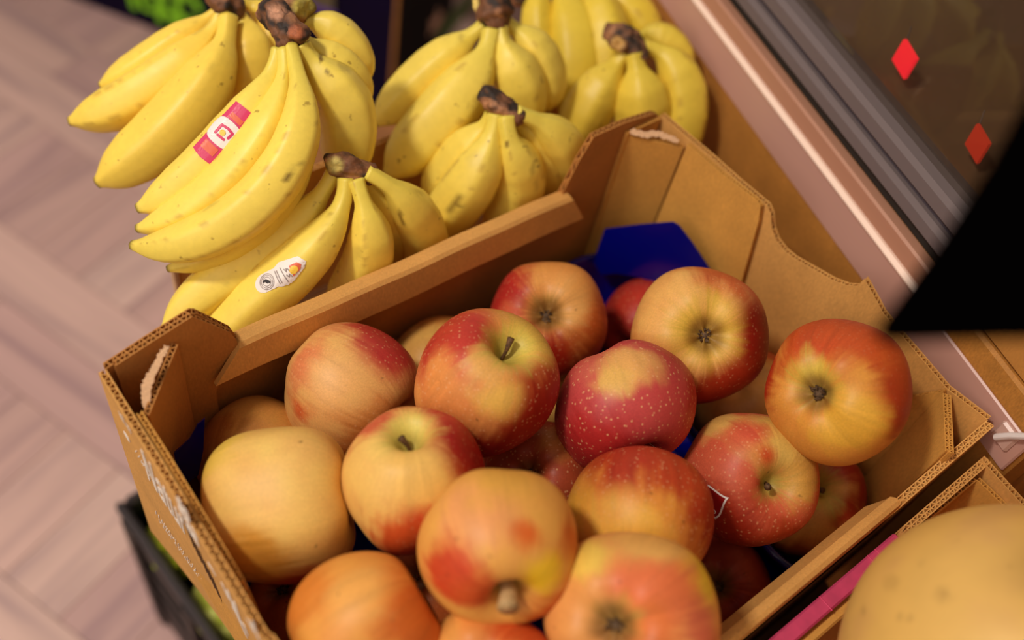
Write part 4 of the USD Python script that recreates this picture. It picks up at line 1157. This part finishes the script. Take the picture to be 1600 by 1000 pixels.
a = cam_dir(.55, .75, .3)
obj('stalk_scar', tube([mc + a * .0845, mc + a * .0882, mc + a * .0897], [.007, .006, .004], 14), M_STEM_PALE, mt, smooth=True)

MZ = -0.022
mb = thing('melon_carton', 'corrugated carton with a pink printed rim holding the melon', 'cardboard box', (0.2, -0.45, T - BH))
my = -0.3035
mcd = [(0.004, -BH), (0.004, MZ), (0.06, MZ), (0.07, -0.058), (0.332, -0.058), (0.334, MZ - 0.020), (0.365, MZ - 0.008), (0.399, MZ), (0.399, -BH)]
obj('long_side', corrugated(mcd, 0.0052, RIM + my * Y, X, Z, -Y, pitch=0.0048, double=True), M_CARD, mb, smooth=False)
obj('long_side', corrugated([(0.004, -BH), (0.004, MZ), (0.399, MZ), (0.399, -BH)], 0.0046, RIM + (my - 0.29) * Y, X, Z, -Y, pitch=0.009), M_CARD, mb, smooth=False)
mbc = [(0.0, -BH), (0.0, MZ), (0.036, MZ - 0.004), (0.05, MZ - 0.010), (0.10, MZ - 0.02), (0.29, MZ - 0.02), (0.29, -BH)]
obj('short_side', corrugated(mbc, 0.0044, RIM + 0.3945 * X + my * Y, -Y, Z, X, pitch=0.0048), M_CARD, mb, smooth=False)
obj('short_side', corrugated([(0, -BH), (0, MZ), (0.29, MZ), (0.29, -BH)], 0.0044, RIM + 0.004 * X + my * Y, -Y, Z, X, pitch=0.009), M_CARD, mb, smooth=False)
obj('corner_post', cat(post((0.333, my - .0065), (0.388, my - .0075), -0.19, MZ - 0.030, MZ - 0.008), post((0.388, my - .0075), (0.3915, my - .033), -0.19, MZ - 0.008, MZ - 0.012)), M_CARD_IN, mb, smooth=False)
obj('pink_rim', frame(rbox((0.07, -0.0085, -0.056), (0.3315, 0.0010, -0.0485), 0.0012), RIM + (my - .0005) * Y, X, Y, Z), M_PINK, mb, label='pink printed fold along the rim')
for xx in (0.262, 0.305, 0.312):
    obj('rim_crease', frame(rbox((xx, -0.0088, -0.0492), (xx + .0007, 0.0012, -0.0482), 0.0002), RIM + (my - .0005) * Y, X, Y, Z), M_STICK_PINK, mb)
obj('inner_flap', frame(rbox((0.07, -0.0150, -0.090), (0.325, -0.0095, -0.0540), 0.0012), RIM + (my - .0005) * Y, X, Y, Z), M_CARD_IN, mb)
obj('carton_base', rbox((0.006, my - 0.288, T - BH - 0.003), (0.397, my - 0.002, T - BH + 0.001), 0.001), M_CARD_DARK, mb)

# ------------------------------------------------------------------ dark carton with green lettering standing on the floor
F0, F1 = on_axis(110, 0, 2, 0.0), on_axis(262, 58, 2, 0.0)
fd = (F1 - F0) / np.linalg.norm(F1 - F0)
K = on_plane(608.5, 190, F0, Z)
K = F0 + fd * np.dot(K - F0, fd)
fo = np.array([fd[1], -fd[0], 0])            # outward, towards the aisle side
if np.dot(fo, CAM - K) < 0:
    fo = -fo
fb = -fo
pc = thing('pineapple_carton', 'tall dark purple carton with bright green lettering on the floor behind the bananas', 'cardboard box', K - fd * 0.4 + fb * 0.15)
M_PURP = plain('purple_print', (16, 6, 34), 0.8, spec=0.1, noise=0.2, scale=6)
M_DARKB = plain('dark_print', (18, 10, 8), 0.8, spec=0.1, noise=0.3, scale=8)
HB = 0.62
obj('carton_body', frame(rbox((-0.95, 0.004, 0), (-0.004, 0.28, HB), 0.003), K, fd, fb, Z), M_PURP, pc)
obj('side_panel', frame(rbox((-0.004, 0.004, 0.0), (0.0, 0.28, HB), 0.001), K, fd, fb, Z), M_DARKB, pc)
obj('corner_edge', frame(rbox((-0.0045, -0.001, 0.0), (0.001, 0.004, HB), 0.0012), K, fd, fb, Z), M_CARD_DARK, pc)
M_GREEN = plain('green_print', (140, 214, 24), 0.5)
K1 = K


def face_pt(px, py):
    P = on_plane(px, py, K1, fo) - K1
    return (np.dot(P, fd), P[2])


lt = [[(204, -26), (206, -6), (210, 9)], [(254, -24), (253, 0), (251, 30)], [(277, -8), (278, 20), (274, 43)], [(257, 19), (276, 25), (298, 32)], [(310, 14), (302, 0), (292, -8), (280, -6)]]
bowl = [(236 + 14 * math.cos(t), 2 + 13 * math.sin(t)) for t in np.linspace(0, 2 * math.pi, 24)]
gl = shapely.union_all([strokes([[face_pt(*q) for q in l] for l in lt], 0.0072), strokes([[face_pt(*q) for q in bowl]], 0.0052)])
obj('green_lettering', frame(slab(gl, 0.001), K1, fd, Z, fo), M_GREEN, pc, smooth=False, label='bright green hand-drawn lettering')
pl = strokes([[face_pt(*q) for q in ((470, -4), (484, 8), (500, 15), (521, 22))]], 0.006)
obj('violet_stripe', frame(slab(pl, 0.001), K1, fd, Z, fo), plain('violet_print', (92, 52, 150), 0.5), pc, smooth=False, label='violet printed swoosh')
gp = Polygon([face_pt(*q) for q in ((480, -20), (523, -20), (522, 17), (500, 11), (482, 2))])
obj('olive_patch', frame(slab(gp, 0.001), K1, fd, Z, fo), plain('olive_print', (96, 84, 58), 0.5), pc, smooth=False)


def side_pt(px, py):
    P = on_plane(px, py, K, fd) - K
    return (np.dot(P, fb), P[2])


fw = []
for (cx, cy) in ((684, 18), (674, 36), (690, 24), (672, 52), (680, 44), (686, 34)):
    fw.append(LineString([side_pt(680, 34), side_pt(cx, cy)]).buffer(0.0065))
obj('flower_print', frame(slab(shapely.union_all(fw), 0.001), K, fb, Z, fd), plain('flower_cream', (186, 140, 110), 0.6), pc, smooth=False, label='pale printed flower')
obj('flower_centre', frame(slab(Point(*side_pt(679, 33)).buffer(0.004), 0.0016), K, fb, Z, fd), M_RED_INK, pc, smooth=False)
lf = Polygon([side_pt(*q) for q in ((680, 60), (694, 36), (712, 14), (735, -8), (752, -4), (745, 22), (722, 42), (700, 58))]).buffer(0.004)
obj('leaf_print', frame(slab(lf, 0.001), K, fb, Z, fd), plain('leaf_green', (66, 84, 24), 0.6), pc, smooth=False, label='green printed leaf')

# ------------------------------------------------------------------ black crate of lettuce below the apple box
CZ = 0.30
c0, c1 = on_axis(185, 787, 2, CZ), on_axis(262, 741, 2, CZ)
ca = c1 - c0
ca /= np.linalg.norm(ca)
cbv = np.cross(Z, ca) * -1.0
crd = on_axis(340, 1010, 2, CZ) - c0
if np.dot(cbv, crd) < 0:
    cbv = -cbv
cr = thing('black_crate', 'black plastic crate of leafy greens on the floor below the apple box', 'crate', c0 * [1, 1, 0] + ca * .2 + cbv * .25)
M_BLK = plain('crate_plastic', (11, 9, 9), 0.45, spec=0.3)
M_BLK2 = plain('crate_rim_plastic', (58, 50, 50), 0.35, spec=0.5)  # paler than the crate, painting the highlight along its rim
CW, CL = 0.30, 0.50


def cbox(a0, a1, b0, b1, z0, z1, r=.002):
    return frame(rbox((a0, b0, z0), (a1, b1, z1), r), c0 * [1, 1, 0], ca, cbv, Z)


obj('crate_base', cbox(0, CW, 0, CL, 0.005, 0.015), M_BLK, cr)
for (a0, a1, b0, b1) in ((0, CW, 0, .008), (0, CW, CL - .008, CL), (CW - .008, CW, .008, CL - .008)):
    obj('crate_wall', cbox(a0, a1, b0, b1, 0.012, CZ - .012), M_BLK, cr)
for z0, z1 in ((.012, .10), (.125, .15), (.175, .20), (.225, CZ - .012)):
    obj('wall_slat', cbox(0, .008, .008, CL - .008, z0, z1), M_BLK, cr)
for b in (.008, .12, .24, .36, CL - .028):
    obj('wall_rib', cbox(-.006, .006, b, b + .02, .012, CZ - .014), M_BLK, cr)
for (a0, a1, b0, b1) in ((-.004, .006, -.004, CL + .004), (CW - .006, CW + .004, -.004, CL + .004), (.006, CW - .006, -.004, .006), (.006, CW - .006, CL - .006, CL + .004)):
    obj('rim_bar', cbox(a0, a1, b0, b1, CZ - .014, CZ, .004), M_BLK2, cr)
M_LET = []
for k, cc in enumerate(((220, 222, 110), (196, 202, 72), (168, 176, 34))):
    M_LET.append(plain(f'lettuce_{k}', cc, 0.45, noise=0.18, scale=30))
r5 = np.random.default_rng(21)
heads = [((.044, .055), .046, 2, 'dark curly lettuce at the back corner of the black crate'), ((.045, .142), .049, 0, 'pale smooth lettuce in the middle of the black crate'), ((.045, .235), .048, 1, 'green lettuce at the near end of the black crate')]
for (a_, b_), R, mi, lab in heads[:3]:
    C = c0 * [1, 1, 0] + ca * a_ + cbv * b_ + Z * (CZ - R - .003)
    lt_ = thing('lettuce', lab, 'lettuce', C - [0, 0, R])
    core = trimesh.creation.icosphere(subdivisions=3)
    v = np.array(core.vertices)
    v = v * (R * .8 * (1 + .25 * (meshkit.fbm(v * 3 + a_ * 90, 3, 2) - .5)))[:, None]
    obj('heart', (v + C, np.array(core.faces)), M_LET[mi], lt_, smooth=True)
    for k in range(16):
        ph = k * 2.4
        el = 0.15 + 1.25 * (k / 16)
        rd = np.array([math.cos(ph) * math.cos(el), math.sin(ph) * math.cos(el), math.sin(el)])
        tg = np.cross(Z, rd)
        tg /= np.linalg.norm(tg)
        up = np.cross(rd, tg)
        gu, gv = np.meshgrid(np.linspace(-1, 1, 13), np.linspace(-1, 1, 13), indexing='ij')
        r_ = np.hypot(gu, gv)
        sc = np.where(r_ > 0, np.maximum(np.abs(gu), np.abs(gv)) / np.maximum(r_, 1e-9), 1)
        uu, vv = gu * sc, gv * sc
        rr = np.hypot(uu, vv)
        ruf = (meshkit.noise(np.stack([uu * 4 + k, vv * 4, 0 * uu + a_ * 70], -1), 4) - .5)
        hgt = R * (1.0 - .42 * rr ** 2 + ruf * (.22 if mi == 0 else .6) * rr)
        P = C + rd * hgt[..., None] + (tg * uu[..., None] + up * vv[..., None]) * R * .62
        n = 13
        i, j = np.meshgrid(np.arange(n - 1), np.arange(n - 1), indexing='ij')
        q = np.stack([i * n + j, (i + 1) * n + j, (i + 1) * n + j + 1, i * n + j + 1], -1).reshape(-1, 4)
        f = np.vstack([q[:, [0, 1, 2]], q[:, [0, 2, 3]]])
        v = P.reshape(-1, 3)
        nrm = meshkit.arrays((v, f), True)[2]
        v2 = v - nrm * .001
        rg = np.r_[np.arange(n), np.arange(1, n) * n + n - 1, (n - 1) * n + np.arange(n - 2, -1, -1), np.arange(n - 2, 0, -1) * n]
        r1 = np.roll(rg, -1)
        sd = np.vstack([np.c_[rg, rg + n * n, r1], np.c_[r1, rg + n * n, r1 + n * n]])
        obj('leaf', (np.vstack([v, v2]), np.vstack([f, f[:, ::-1] + n * n, sd])), M_LET[mi if k % 3 else (mi + 1) % 3], lt_, smooth=True)

# ------------------------------------------------------------------ black sign holder close to the lens at the right
bs = thing('sign_holder', 'out-of-focus black plastic sign holder jutting in from the right', 'sign holder', at(1500, 420, .27))
bn = cam_dir(0.10, -0.25, -1)
bn /= np.linalg.norm(bn)
bp = at(1500, 450, .265)
pix = [(1368, 520), (1376, 500), (1470, 372), (1545, 258), (1610, 140), (1760, -120), (2100, -120), (2100, 530), (1800, 533), (1600, 532), (1400, 536), (1378, 534)]
obj('holder_plate', bent_tab(pix, bp, bn, .004), plain('black_plastic', (3, 2, 2), 0.9, spec=0.0), bs, smooth=False)
P = on_plane(1900, 300, bp, bn)
obj('holder_arm', tube([P - bn * .001, P - bn * .08, P + np.array([.16, -.02, -.12])], .008, 14), M_BLK, bs, smooth=True)
